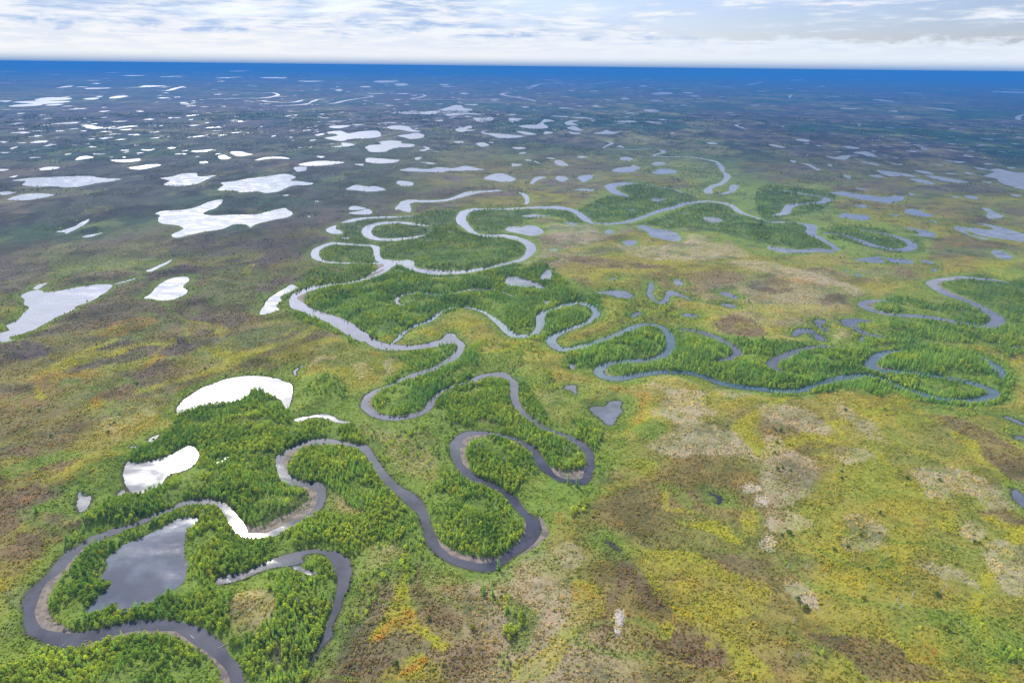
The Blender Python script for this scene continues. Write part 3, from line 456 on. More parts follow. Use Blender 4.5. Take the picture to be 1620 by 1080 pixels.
# woods: (density, share of conifers, name, outline)
WOODS = [
 (1.0, .06, 'bottom', 'A0: -60,1130 0,1080 60,1020 150,940 230,880 330,852 450,870 560,848 700,812 850,782 1000,780 1080,790 1180,832 1260,887 1340,952 1385,1010 1395,1130'),
 (1.0, .10, 'pond', 'A0: 460,755 335,650 335,540 420,385 500,285 560,225 700,160 1000,45 1100,-20 1200,-40 1400,-20 1500,150 1700,165 1900,80 2010,0 2100,30 2250,40 2400,0 2560,20 2640,60 2650,120 2600,170 2450,180 2300,200 2230,290 2130,250 1900,235 1620,340 1380,430 1440,480 1480,560 1450,650 1450,780 1420,830 1300,740 1000,675 800,692 530,752'),
 (1.0, .14, 'oxbow', 'A0: 1440,840 1470,800 1560,800 1660,760 1720,690 1750,600 1700,520 1620,480 1520,480 1620,410 1780,370 1900,350 2000,270 2060,280 2110,360 2125,450 2100,570 2060,720 2030,820 1960,930 1930,1110 1570,1110 1530,1000 1450,880'),
 (0.9, .16, 'slope', 'B0: 500,1130 620,1080 700,1000 830,960 1000,930 1050,870 1150,830 1250,760 1250,690 1180,650 1000,740 830,760 830,690 950,640 1050,590 1100,520 1130,460 1300,410 1480,390 1580,320 1700,325 1780,380 1830,440 1860,500 1950,510 2100,500 2230,520 2300,640 2150,610 2020,610 1900,640 1760,740 1750,850 1800,900 1900,920 1930,960 1890,1010 1800,1060 1700,1110 1620,1160 1560,1150 1500,1080 1440,1010 1250,990 1150,1010 1000,1080 900,1130 700,1190 560,1240 450,1310 400,1290 560,1180'),
 (1.0, .18, 'middle loop', 'B1: 215,840 220,770 300,690 400,660 560,665 660,690 720,780 790,880 900,990 1010,1080 1010,1130 920,1140 800,1090 700,1090 600,1060 560,1010 500,960 440,900 400,885 320,885'),
 (1.0, .10, 'round loop', 'B1: 1080,1080 1050,1000 1080,920 1200,880 1290,830 1330,860 1480,920 1620,1020 1720,1090 1710,1180 1690,1240 1620,1305 1520,1352 1400,1348 1280,1322 1180,1270 1120,1200 1100,1130'),
 (1.0, .10, 'small loop', 'B1: 1350,800 1330,700 1370,640 1480,600 1640,650 1740,720 1780,800 1810,850 1720,880 1640,940 1620,960 1500,890 1400,850'),
 (1.0, .16, 'long spit', 'B1: 1230,565 1330,555 1440,565 1600,590 1760,660 1800,730 1860,805 2000,812 2090,785 2080,720 2040,670 1950,620 1850,580 1750,520 1660,450 1620,400 1605,300 1590,240 1490,230 1390,265 1300,280 1180,340 1130,410 1200,440 1220,500 1310,530'),
 (1.0, .35, 'upper loop', 'B1: 740,430 740,370 830,290 900,260 1000,235 1180,160 1280,110 1350,60 1400,90 1400,180 1350,230 1260,270 1150,320 1080,400 1000,450 880,470 800,455'),
 (0.9, .35, 'north bank', 'B1: 800,100 900,110 1000,70 1080,40 1240,15 1270,40 1230,90 1130,150 1000,190 950,210 850,270 830,240 900,200 950,150 850,110'),
 (0.9, .10, 'east bank', 'B2: 50,250 110,300 150,370 200,430 230,500 300,540 400,500 550,530 570,600 530,680 560,760 530,790 520,700 470,640 350,580 200,520 110,460 60,390 40,310'),
 (0.85, .35, 'fork', 'C1: 330,790 420,750 600,720 700,700 850,640 900,600 1000,640 1150,665 1400,650 1620,600 1700,600 1920,560 1860,600 1950,700 2000,760 2120,770 2180,820 2180,900 2140,960 2020,1000 1900,1020 1820,1080 1700,1060 1620,1020 1500,940 1350,865 1150,920 1000,985 900,1030 740,1060 600,960 450,900 340,860'),
 (1.0, .85, 'island', 'C1: 412,535 425,495 480,472 560,472 650,476 720,482 738,500 743,540 743,582 700,583 600,576 500,572 430,560'),
 (0.95, .3, 'great bend', 'C1: 800,450 1000,420 1100,400 1130,360 1260,360 1320,400 1440,420 1620,440 1690,470 1705,520 1620,560 1400,618 1150,625 1010,600 960,560 800,550 780,480'),
 (1.0, .5, 'inner loop', 'C1: 740,370 800,340 900,335 1050,355 1080,400 950,425 800,425 740,405'),
 (0.9, .4, 'upper bank', 'C1: 520,350 600,320 760,300 1000,290 1100,260 1250,260 1290,250 1265,300 1280,340 1200,370 1100,345 950,325 800,325 700,350 690,420 780,470 600,455 500,440 560,410 540,370'),
 (0.9, .35, 'bend meadow', 'C1: 1330,280 1420,250 1620,250 1920,250 2040,290 2080,330 1960,320 1850,280 1700,330 1620,345 1560,390 1440,405 1380,370'),
 (0.9, .2, 'west bank', 'C1: 270,680 380,620 480,590 740,590 760,620 680,690 400,720 250,770 150,850 150,800'),
 (0.8, .15, 'south bank', 'C1: 230,890 350,920 480,980 560,1040 660,1090 600,1100 480,1030 350,980 240,930'),
 (0.95, .4, 'far arm', 'C2: 510,330 480,290 420,250 600,170 700,170 760,170 680,120 780,90 1000,120 1160,170 1080,200 900,265 800,300 640,325'),
 (0.75, .35, 'far bank', 'C2: 780,340 950,290 1100,240 1180,210 1330,215 1440,280 1620,330 1620,460 1450,440 1300,400 1100,370 1000,370 880,345'),
 (0.8, .3, 'teal bend', 'B2: 340,80 450,40 600,0 800,-60 960,-40 980,40 900,100 760,120 600,130 500,180 470,200 380,180'),
 (0.9, .4, 'teal bank', 'B2: 600,180 660,140 800,130 1000,110 1040,40 1150,-20 1340,0 1400,60 1380,90 1240,130 1300,150 1620,180 1720,200 1850,210 1950,230 2100,200 2240,180 2300,170 2400,200 2700,210 2900,240 3000,300 2980,340 2800,370 2500,330 2300,240 2200,210 2050,240 1900,300 1750,320 1620,300 1400,270 1250,220 1100,190 900,180 700,215 620,210'),
 (0.9, .2, 'green loop', 'B3: 50,130 120,90 300,50 500,50 620,80 640,100 620,170 500,180 300,200 150,190 70,170'),
 (0.9, .4, 'right loop', 'B3: 690,150 760,75 900,70 1100,60 1300,90 1400,150 1420,200 1380,210 1200,160 1100,200 900,180 760,170'),
 (0.9, .4, 'right bank', 'B3: 200,300 330,280 500,240 650,220 800,270 1000,350 1180,380 1350,370 1500,330 1500,380 1400,410 1150,420 900,380 700,370 500,330 350,330'),
 (0.6, .2, 'right slope', 'B3: 900,400 1100,420 1250,430 1400,460 1300,500 1100,470 940,440'),
 (0.9, .55, 'right wood', 'C3: 670,870 720,830 800,800 900,810 1100,850 1250,830 1400,870 1430,950 1370,985 1200,960 1100,900 1000,880 900,870 800,900'),
 (0.75, .3, 'right mass', 'C3: 1400,870 1450,880 1480,980 1620,1000 1900,1000 1900,700 1500,700 1340,660 1200,670 1110,700 1120,740 1300,820'),
 (0.8, .3, 'right band', 'C3: 760,920 900,940 1100,960 1370,990 1500,985 1620,1010 1620,1080 1620,1150 1500,1200 1450,1150 1300,1100 1000,1090 900,1110 760,1100 640,1120 520,1110 650,1070 760,1050'),
 (0.8, .3, 'upper right loop', 'C3: -60,110 150,110 400,150 410,200 300,260 100,295 -60,300'),
 (0.8, .3, 'hairpin', 'C3: 330,370 560,350 760,390 920,430 1000,500 900,530 740,515 560,470 360,430'),
 (0.8, .3, 'upper right bend', 'C3: -100,330 230,335 270,420 420,500 250,495 -60,450'),
 (0.8, .35, 'teal strip', 'B2: 380,20 600,-20 760,-90 1000,-80 1100,-20 1330,-20 1620,20 1620,170 1300,160 1000,110 960,40 700,120 480,180 380,130'),
 (0.75, .35, 'right strip', 'B3: 0,30 300,20 640,60 900,30 1300,60 1480,120 1560,230 1520,360 1300,410 1000,390 700,340 500,290 300,330 0,330'),
 (0.6, .1, 'creek', 'A1: 1420,500 1540,420 1620,400 1620,560 1560,620 1640,640 1680,640 1740,690 1710,740 1680,800 1620,860 1570,840 1560,700'),
 (0.6, .1, 'low creek', 'A1: 1500,930 1600,830 1620,950 1560,1040 1480,1000'),
 (0.5, .05, 'corner shrubs', 'A3: 1250,830 1350,840 1500,870 1590,780 1620,800 1700,960 1620,965 1450,960 1330,890'),
 (0.35, .05, 'corner strip', 'A3: 100,760 150,780 280,850 450,950 640,1080 560,1090 400,970 270,900'),
 (0.3, .1, 'scrub', 'A1: 250,90 620,60 1000,60 1060,200 1000,420 960,480 900,400 760,560 700,700 560,740 500,720 560,600 620,430 600,240'),
 (0.22, .2, 'meadow scrub', 'B1: 700,600 900,480 1200,470 1250,600 1230,740 1290,830 1080,920 980,920 860,800 740,690'),
 (0.3, .1, 'loop scrub', 'B1: 1720,1000 1900,920 2080,900 2100,1000 2120,1080 1960,1130 1850,1080 1750,1040'),
 (0.25, .15, 'bank scrub', 'B1: 250,420 280,250 500,230 700,400 680,480 560,490 400,440'),
 (0.25, .2, 'mid scrub', 'B1: 1320,20 1700,0 1800,60 1860,200 1900,300 1750,330 1640,240 1560,190 1400,200 1350,150'),
 (0.3, .2, 'bog scrub', 'C2: 0,740 240,740 500,780 780,820 1000,860 1250,1000 1050,1000 950,960 700,1000 560,960 560,880 420,830 240,850 100,880'),
]

# ground cover: palette of real surface colours, and patches of each
PAL = {
 'olive': (0.25, 0.222, 0.042), 'lime': (0.31, 0.295, 0.020), 'green': (0.145, 0.215, 0.03), 'brown': (0.165, 0.115, 0.060),
 'heath': (0.10, 0.076, 0.07), 'lichen': (0.37, 0.31, 0.215), 'orange': (0.33, 0.19, 0.03), 'rock': (0.46, 0.40, 0.35), 'floor': (0.062, 0.105, 0.026), 'shore': (0.060, 0.055, 0.038), 'mud': (0.20, 0.17, 0.155), 'straw': (0.34, 0.29, 0.13),
}
PATCHES = [
 ('green', .75, 'C3: -200,100 300,90 450,160 420,240 900,380 1050,500 900,560 300,530 -200,480'), ('green', .7, 'D2: 560,520 900,560 1350,640 1400,760 1100,800 800,700 540,600'),
 ('green', .8, 'C1: 330,790 600,720 900,600 1200,665 1700,600 2000,700 2120,770 2180,900 2020,1000 1700,1060 1350,865 1000,985 740,1060 450,900'), ('green', .8, 'B2: 340,60 800,-80 1200,-60 1620,0 2300,0 2900,60 3100,300 2900,380 2300,300 1700,330 1000,200 450,230'), ('green', .75, 'C1: 500,330 1000,270 1620,230 2100,250 2500,210 3000,300 3300,420 2900,460 2400,380 1800,420 1750,560 1000,660 500,600'), ('green', .7, 'C2: 420,240 700,60 1100,120 1300,0 1620,60 1650,330 1900,360 2200,460 1700,480 1300,330 700,340'), ('green', .7, 'C3: 560,900 720,800 1000,700 1300,640 1700,660 1750,1080 700,1080'), ('green', .55, 'B1: 0,380 300,240 640,400 1200,120 1400,60 1900,250 2300,560 2300,800 1900,1100 1500,1500 600,1550 -200,1500 -300,900'),
 ('mud', .9, 'A0: 40,520 110,480 200,470 172,520 148,565 150,620 100,600 30,600'), ('mud', .8, 'A0: 40,690 110,660 155,700 160,770 110,800 40,780'), ('brown', .7, 'A0: 150,440 260,400 330,300 350,330 250,440 180,490'),
 ('lichen', .75, 'B2: 850,280 950,300 1100,330 1250,350 1200,420 1300,480 1180,520 1400,600 1520,720 1530,790 1400,750 1200,720 1080,740 850,700 900,620 1020,580 960,500 850,480 950,400 930,330'),
 ('lichen', .6, 'B2: 1280,290 1500,320 1500,370 1400,390 1300,350'), ('lichen', .8, 'B3: -40,430 200,430 330,500 390,580 250,590 100,540 -20,520'), ('lichen', .6, 'B3: 430,400 600,480 700,540 740,640 680,660 580,600 500,520'), ('lichen', .7, 'B3: 390,690 560,690 680,760 500,800 430,780'),
 ('lichen', .6, 'B3: 0,600 150,700 280,780 250,1000 0,1080 -60,800'), ('lichen', .75, 'B3: 900,830 1100,820 1300,850 1450,900 1560,1010 1600,1080 1400,1080 1250,980 1000,1000 950,900'),
 ('lichen', .75, 'A3: 1220,80 1330,80 1390,150 1300,190 1220,140'), ('lichen', .7, 'A3: 1400,200 1620,250 1700,560 1500,540 1430,440 1350,260'), ('lichen', .9, 'A3: 120,450 200,450 320,560 310,630 230,600 130,520'), ('lichen', .6, 'A3: 480,60 600,60 720,130 700,260 560,290 470,270 520,150'),
 ('lichen', .6, 'A3: 930,340 1200,380 1350,540 1250,480 1050,430'), ('lichen', .7, 'A3: 0,40 120,20 280,90 200,140 0,130'), ('lichen', .55, 'A2: 270,220 380,210 440,300 400,380 300,370 240,300'), ('lichen', .5, 'A2: 180,680 300,650 330,720 240,760'), ('lichen', .5, 'A2: 100,900 220,830 220,950 120,980'),
 ('lichen', .5, 'C2: 230,350 480,350 560,420 480,470 230,420'), ('lichen', .65, 'C2: 640,480 900,480 1200,460 1400,480 1500,540 1300,560 1100,570 850,560'), ('lichen', .55, 'C2: 1100,420 1250,440 1100,480'), ('lichen', .7, 'C2: 1380,580 1620,590 1870,640 2030,690 2220,760 2180,800 2060,760 1800,700 1500,640'),
 ('straw', .8, 'B1: 280,180 400,120 500,120 400,150'), ('straw', .8, 'B1: 810,150 870,125 870,200 820,210'), ('straw', .6, 'B1: 620,160 720,180 680,250 630,220'), ('straw', .5, 'B0: 640,480 850,420 960,440 960,490 800,560 700,640'), ('straw', .6, 'B1: 640,600 850,560 1000,640 1150,760 1000,860 860,800 760,700'), ('straw', .7, 'A1: 640,280 800,220 930,260 860,330 700,400 640,420'), ('straw', .7, 'A0: 1480,560 1620,500 1720,560 1740,640 1660,740 1560,780 1480,760'), ('straw', .6, 'B1: 420,890 500,960 580,1030 700,1080 640,1110 520,1090 440,1000'),
 ('heath', .9, 'B0: -80,0 330,30 340,80 120,130 -80,150'), ('heath', .9, 'B0: 570,60 800,0 840,30 780,70 680,80'), ('heath', .85, 'B0: 1030,60 1160,-20 1240,50 1150,110 1040,120'), ('heath', .75, 'B0: 450,180 660,100 980,30 960,100 700,150 560,190 480,200'), ('brown', .9, 'B0: 680,320 830,290 860,340 800,390 690,380'),
 ('brown', .9, 'B0: -80,960 0,900 250,830 500,770 530,780 400,870 280,910 300,980 120,1060 -80,1090'), ('brown', .9, 'A0: -60,0 150,30 110,110 -60,130'), ('brown', .9, 'A0: -60,150 200,140 280,190 330,250 200,330 130,390 -60,410'), ('brown', .6, 'B0: -60,600 100,460 300,400 550,420 520,560 380,720 100,740'),
 ('heath', 1.0, 'C0: -60,560 280,580 300,650 150,740 -60,770'), ('heath', 1.0, 'C0: 420,480 560,450 800,380 1050,350 1100,370 900,430 700,470 500,510'), ('heath', .95, 'C0: 1060,460 1200,420 1350,380 1530,340 1545,350 1400,430 1250,510 1100,530'), ('heath', 1.0, 'C0: 500,130 700,100 950,80 900,120 700,170 520,170'), ('heath', 1.0, 'C0: 1450,200 1620,180 1620,270 1300,270'),
 ('heath', .9, 'C1: -200,160 0,150 200,130 450,120 350,170 100,250 0,260 -250,260'), ('heath', .8, 'C1: 1150,30 1380,50 1250,80'), ('heath', .7, 'C1: 600,170 800,180 700,200'), ('brown', .95, 'C2: 330,540 450,540 700,580 960,600 970,625 700,620 420,600'), ('heath', .7, 'C2: 1480,710 1620,720 1620,780 1500,750'), ('brown', .95, 'C2: 1250,950 1450,940 1570,1000 1560,1080 1350,1040'),
 ('heath', .8, 'C3: 1000,100 1250,90 1500,120 1300,150 1080,130'), ('brown', .8, 'C3: -20,720 100,700 150,780 50,800 -10,790'), ('brown', .8, 'C3: 320,830 450,800 490,850 380,880'), ('brown', .7, 'C3: 790,630 900,620 960,700 860,680'), ('brown', .7, 'C2: 1240,640 1440,660 1400,740 1280,720'), ('brown', .6, 'C2: 370,690 480,680 500,740 400,740'), ('brown', .6, 'C2: 90,290 240,300 220,350 100,320'),
 ('brown', .8, 'A3: 270,790 450,810 700,830 800,870 900,970 1000,980 1100,1080 640,1090 500,960 380,870'), ('brown', .9, 'A3: 1300,0 1620,40 1700,110 1500,110'), ('brown', .85, 'A2: 480,110 560,180 690,250 760,380 830,440 900,560 1000,640 980,700 860,690 780,560 750,470 680,560 600,700 600,580 640,420 560,250'), ('brown', .95, 'A2: 1020,720 1150,740 1280,850 1370,940 1330,1010 1150,1000 950,900 820,870 850,800 1000,830'), ('brown', .8, 'A2: 1100,510 1250,560 1250,610 1150,580'), ('brown', .7, 'A2: 1200,260 1600,290 1620,360 1400,370 1250,320'), ('brown', .8, 'A2: 950,430 1070,410 1050,470 970,470'), ('brown', .8, 'A2: 590,700 640,760 600,860 540,900 560,760'), ('brown', .7, 'A2: 310,860 360,880 350,960 300,940'), ('brown', .75, 'A1: 1010,330 1060,480 1150,600 1300,700 1300,820 1200,760 1080,700 1000,560'), ('brown', .7, 'A1: 1200,950 1280,900 1400,880 1460,1000 1360,1080 1200,1090'), ('brown', .6, 'A1: 640,940 860,960 860,1090 620,1090'),
 ('brown', .8, 'B3: 1000,450 1200,510 1600,700 1700,950 1500,880 1350,700 1100,560'), ('brown', .6, 'B2: 520,830 620,800 720,870 600,900 500,900'), ('brown', .6, 'B2: 1130,960 1240,960 1250,1040 1150,1010'), ('heath', .7, 'C0: 380,740 700,640 900,650 700,700 400,760'), ('brown', .6, 'C0: 950,1040 1150,1000 1100,1080 900,1090'), ('heath', .75, 'C0: 1180,940 1320,920 1400,1010 1280,1060 1180,1030'),
 ('lime', .62, 'A2: 500,160 600,180 700,240 780,330 850,450 950,560 1020,660 1150,700 1280,770 1350,860 1400,960 1450,1090 1640,1090 1500,880 1330,700 1620,640 1620,440 1450,400 1300,330 1080,250 860,240 700,200'), ('lime', .9, 'A2: 1060,80 1300,60 1440,180 1480,220 1380,200 1200,110'), ('lime', .6, 'A2: 380,420 560,540 580,650 450,760 350,900 200,1090 0,1090 0,1000 150,930 250,800 380,640'), ('lime', .9, 'A2: 940,740 1000,720 1020,800 960,800'), ('lime', .9, 'A2: 1230,850 1290,860 1290,895 1230,890'), ('lime', .8, 'A2: 1450,20 1550,10 1540,140 1480,170'),
 ('lime', .9, 'A1: 980,180 960,480 980,560 1000,640 1050,730 1250,870 1180,900 1050,800 900,760 720,820 780,700 870,560 920,400'), ('lime', .7, 'A1: 830,1000 1000,920 1090,930 1160,1090 820,1090'), ('lime', .9, 'A1: 1500,600 1600,520 1620,560 1560,620'), ('lime', .8, 'B3: 350,470 400,500 430,570 455,600 430,640 300,650 330,700 370,780 330,720 280,630 420,600 400,560'), ('lime', .55, 'B3: 580,460 700,500 750,600 900,680 1000,720 1190,770 1000,750 900,720 800,640 700,560'), ('lime', .6, 'B3: 630,690 760,780 820,860 780,930 740,850 690,760'), ('lime', .7, 'B3: 1130,570 1300,640 1400,770 1540,900 1560,980 1450,880 1330,760 1160,620'), ('lime', .6, 'B3: 780,380 900,390 1050,440 1130,540 1000,510 850,440'), ('lime', .6, 'A3: 1000,20 1140,0 1170,130 1090,120'), ('lime', .8, 'A3: 1260,0 1620,120 1700,170 1500,130'),
 ('lime', .8, 'B0: 200,240 330,150 480,80 680,0 740,-10 600,60 500,100 620,60 900,30 1060,0 1100,20 870,50 700,110 450,170 250,230 240,300 240,390 200,380 210,300'), ('lime', .85, 'B0: 1160,-20 1190,-20 1240,50 1350,60 1460,100 1540,130 1620,105 1680,80 1690,90 1620,130 1500,155 1400,110 1250,60'), ('lime', .8, 'B1: -40,110 80,80 190,0 330,-90 340,-85 180,20 60,110'),
 ('lime', .7, 'C0: 210,335 330,290 420,250 570,210 580,215 400,270 340,305 230,340'), ('lime', .7, 'C0: 380,520 440,460 500,430 700,350 740,290 750,310 700,360 540,430 450,470 400,520'), ('lime', 1.0, 'C2: 30,660 80,620 130,620 170,690 160,710 100,690'), ('lime', .9, 'C1: 700,910 760,905 770,935 710,940'), ('lime', .95, 'C3: 595,960 660,962 670,990 615,998'), ('lime', .8, 'C0: 1530,640 1600,600 1640,600 1580,640 1600,670 1550,665'), ('lime', .5, 'C0: 1160,1000 1200,950 1400,1000 1420,1060 1400,1080 1300,1000 1200,1060 1150,1080'), ('lime', .5, 'C3: -40,860 150,860 500,900 450,930 200,960 -40,960'), ('lime', .5, 'C2: 1000,880 1250,830 1550,860 1620,930 1400,920 1200,1000'), ('lime', .45, 'B2: 900,400 940,400 930,470 880,480'), ('lime', .5, 'B2: 740,770 900,780 960,850 900,880 780,830'), ('lime', .6, 'B2: 950,940 1000,960 1030,1060 1200,1080 1000,1090'), ('lime', .6, 'A0: 300,600 330,480 440,380 420,470 345,600 400,700 470,750 400,720'),
 ('orange', .8, 'A1: 740,800 820,700 980,630 1000,680 900,740 800,810'), ('orange', .75, 'A1: 860,1090 930,1020 1060,930 1090,960 980,1050 900,1090'), ('orange', .6, 'B0: 200,240 280,200 450,200 560,190 660,160 640,220 560,240 420,250 350,310 250,350 210,300'), ('orange', .6, 'B0: 600,370 700,310 800,250 700,330 640,450 620,440'), ('orange', .6, 'B0: 930,150 1000,100 1080,130 1000,160'), ('orange', .6, 'B2: 600,280 700,290 760,330 850,350 800,530 750,520 780,420 700,340 610,320'), ('orange', .7, 'A3: 870,860 960,850 1060,920 1040,970 930,960 870,900'), ('orange', .5, 'C0: 600,1060 850,970 1000,960 950,1000 750,1050'), ('orange', .4, 'A2: 370,480 450,460 520,560 400,600'), ('orange', .4, 'C3: 60,690 250,680 330,720 150,730'), ('orange', .5, 'A2: 200,0 300,20 320,80 230,60'), ('orange', .5, 'C2: 1060,900 1130,880 1180,900 1180,935 1090,935'), ('orange', .5, 'B0: 150,1020 240,980 240,1010 170,1030'),
 ('rock', .95, 'A2: 655,650 690,645 705,700 700,750 655,755'), ('rock', .95, 'A2: 640,770 690,760 690,808 650,812'), ('rock', .7, 'B2: 1440,930 1540,930 1560,970 1480,980'), ('rock', .8, 'B2: 1530,1000 1600,1000 1610,1070 1540,1060'), ('rock', .6, 'A2: 1550,210 1620,150 1640,250 1580,250'),
 ('green', .8, 'A0: 30,840 200,790 300,840 200,900 60,1000 0,1060'), ('green', .7, 'B2: 750,560 900,520 960,580 900,640 780,620'), ('green', .6, 'B2: -100,600 0,700 200,850 500,920 560,1000 300,1080 0,1080'), ('green', .6, 'B1: 240,250 500,230 640,420 560,490 280,440'), ('green', .7, 'B1: 1000,480 1220,500 1260,620 1180,640 1080,580'), ('green', .8, 'B0: 0,860 240,750 500,720 540,770 300,800 60,900'), ('green', .8, 'B0: 250,1080 420,960 560,820 760,720 830,700 780,900 700,1000 560,1080'), ('green', .6, 'C0: 300,560 600,560 900,560 1060,560 900,640 500,660 350,700'), ('green', .6, 'A3: 1000,650 1300,680 1620,780 1620,980 1300,900 1100,800'), ('green', .6, 'A2: -20,560 150,640 130,760 60,900 -40,900'), ('green', .5, 'B3: 900,400 1500,430 1700,520 1700,600 1400,560 1100,470'),
]
# ------------------------------------------------------------------ outlines in metres on the plain
def outline(spec, closed=True, amt=0.7, n=5):
    q = spline(ground_pt(multi(spec)), closed, n)
    return rough_edge(q, amt)


def resample(c, step):
    d = np.concatenate([[0], np.cumsum(np.hypot(*np.diff(c, axis=0).T))])
    k = max(8, min(900, int(d[-1] / step)))
    s = np.linspace(0, d[-1], k)
    return np.stack([np.interp(s, d, c[:, 0]), np.interp(s, d, c[:, 1])], 1)


_rr, _rl = ground_pt(multi(RIVER_RIGHT)), ground_pt(multi(RIVER_LEFT))
RIVER = rough_edge(np.concatenate([spline(_rr, False, 4), spline(_rl, False, 4)[::-1]]), 0.9)
ARM_POLYS = [outline(s) for s in ARMS]
CH_POLYS = []
for wd, s in CHANNELS:
    s = '|'.join(q for q in s.split('|') if ',' in q)
    pts = ground_pt(multi(s))
    c = spline(pts, False, 6)
    c = resample(c, max(2.5, np.hypot(*pts[0]) * .006))
    wd = wd * (1.0 if np.hypot(*pts.mean(0)) < 900 else 1.3)
    w = wd * (0.75 + 0.6 * fbm(c[:, 0], c[:, 1], wd * 5, 2, 3))
    e = np.minimum(np.arange(len(c)), np.arange(len(c))[::-1])
    w = w * (0.35 + 0.65 * sstep(e.astype(float), 0, 6))
    CH_POLYS.append(rough_edge(ribbon(c, w), 0.7))
LAKE_POLYS = [(lab, outline(s, amt=1.7, n=8)) for lab, s in LAKES]
BAR_POLYS = [(lab, outline(s, amt=0.6)) for lab, s in SANDBARS]
WATER_NEAR = [RIVER] + ARM_POLYS + [p for p in CH_POLYS + [q for _, q in LAKE_POLYS] if np.hypot(*p.mean(0)) < 3500]
WOOD_POLYS = [(d, c, nm, spline(ground_pt(multi(s)), True, 3)) for d, c, nm, s in WOODS]

# shore points for the distance to water
_shore = []
for p in WATER_NEAR:
    q = np.concatenate([p, p[:1]])
    L = np.hypot(*np.diff(q, axis=0).T)
    for i in range(len(p)):
        k = max(1, int(L[i] / max(2.5, .004 * np.hypot(*p[i]))))
        t = np.arange(k)[:, None] / k
        _shore.append(q[i] * (1 - t) + q[i + 1] * t)
_shore = np.concatenate(_shore)
_kd = kdtree.KDTree(len(_shore))
for i, (a, b) in enumerate(_shore):
    _kd.insert((a, b, 0.0), i)
_kd.balance()


def shore_dist(x, y):
    f = _kd.find
    return np.array([f((a, b, 0.0))[2] for a, b in zip(x.tolist(), y.tolist())])


def in_any(x, y, polys):
    m = np.zeros(len(x), bool)
    for p in polys:
        m |= inside(x, y, p)
    return m


def relief(x, y):
    """height of the open tundra before it dips to the water"""
    d = np.hypot(x, y)
    big = fbm(x, y, 170.0, 3, 21)
    mid = fbm(x, y, 42.0, 3, 22)
    fine = fbm(x, y, 9.0, 3, 23)
    near = 1.0 - sstep(d, 1700, 3200)
    west = sstep(-x, 60, 220) * (1 - sstep(d, 700, 1100))      # heath bluffs on the left bank
    h = 2.6 * sstep(big, .38, .72) + 1.0 * (mid - .3) + 0.55 * (fine - .4)
    h = h + west * (5.0 * sstep(fbm(x, y, 75.0, 2, 24), .45, .62))
    az = np.arctan2(x, y)
    hill = 246.0 * sstep(d, 36000, 47000) * (1 - sstep(az, -0.30, -0.05)) * (.72 + .28 * vnoise(az * 14, d * 0 + 1.5, 4))
    return np.maximum(0.05, h * near + 0.5) + hill 


def land_z(x, y, sd=None, wet=None):
    if sd is None:
        sd = np.full(len(x), 60.0)
        m = np.hypot(x, y) < 3300
        sd[m] = shore_dist(x[m], y[m])
    if wet is None:
        wet = in_any(x, y, WATER_NEAR + [p for _, p in BAR_POLYS])
    z = 0.02 + relief(x, y) * sstep(sd, 1.0, 26.0) + 0.35 * sstep(sd, .8, 3.5)
    z[wet] = -0.12
    return z, sd, wet


# ------------------------------------------------------------------ helpers that link objects
def new_mesh(name, v, faces=None, loops=None, counts=None, mats=(), smooth=False):
    me = bpy.data.meshes.new(name)
    v = np.asarray(v, np.float32)
    if faces is not None:
        counts = np.full(len(faces), faces.shape[1], np.int32)
        loops = faces.reshape(-1)
    me.vertices.add(len(v))
    me.vertices.foreach_set('co', v.reshape(-1))
    me.loops.add(len(loops))
    me.loops.foreach_set('vertex_index', np.asarray(loops, np.int32))
    me.polygons.add(len(counts))
    me.polygons.foreach_set('loop_start', np.concatenate([[0], np.cumsum(counts)[:-1]]).astype(np.int32))
    if smooth:
        me.polygons.foreach_set('use_smooth', np.ones(len(counts), bool))
    for m in mats:
        me.materials.append(m)
    me.update(calc_edges=True)
    return me


def link(name, data, label=None, cat=None, kind=None, group=None, parent=None):
    o = bpy.data.objects.new(name, data)
    COL.objects.link(o)
    if label:
        o['label'] = label
    if cat:
        o['category'] = cat
    if kind:
        o['kind'] = kind
    if group:
        o['group'] = group
    if parent:
        o.parent = parent
    return o


def material(name):
    m = bpy.data.materials.new(name)
    m.use_nodes = True
    t = NT(m.node_tree)
    b = m.node_tree.nodes['Principled BSDF']
    return m, t, b


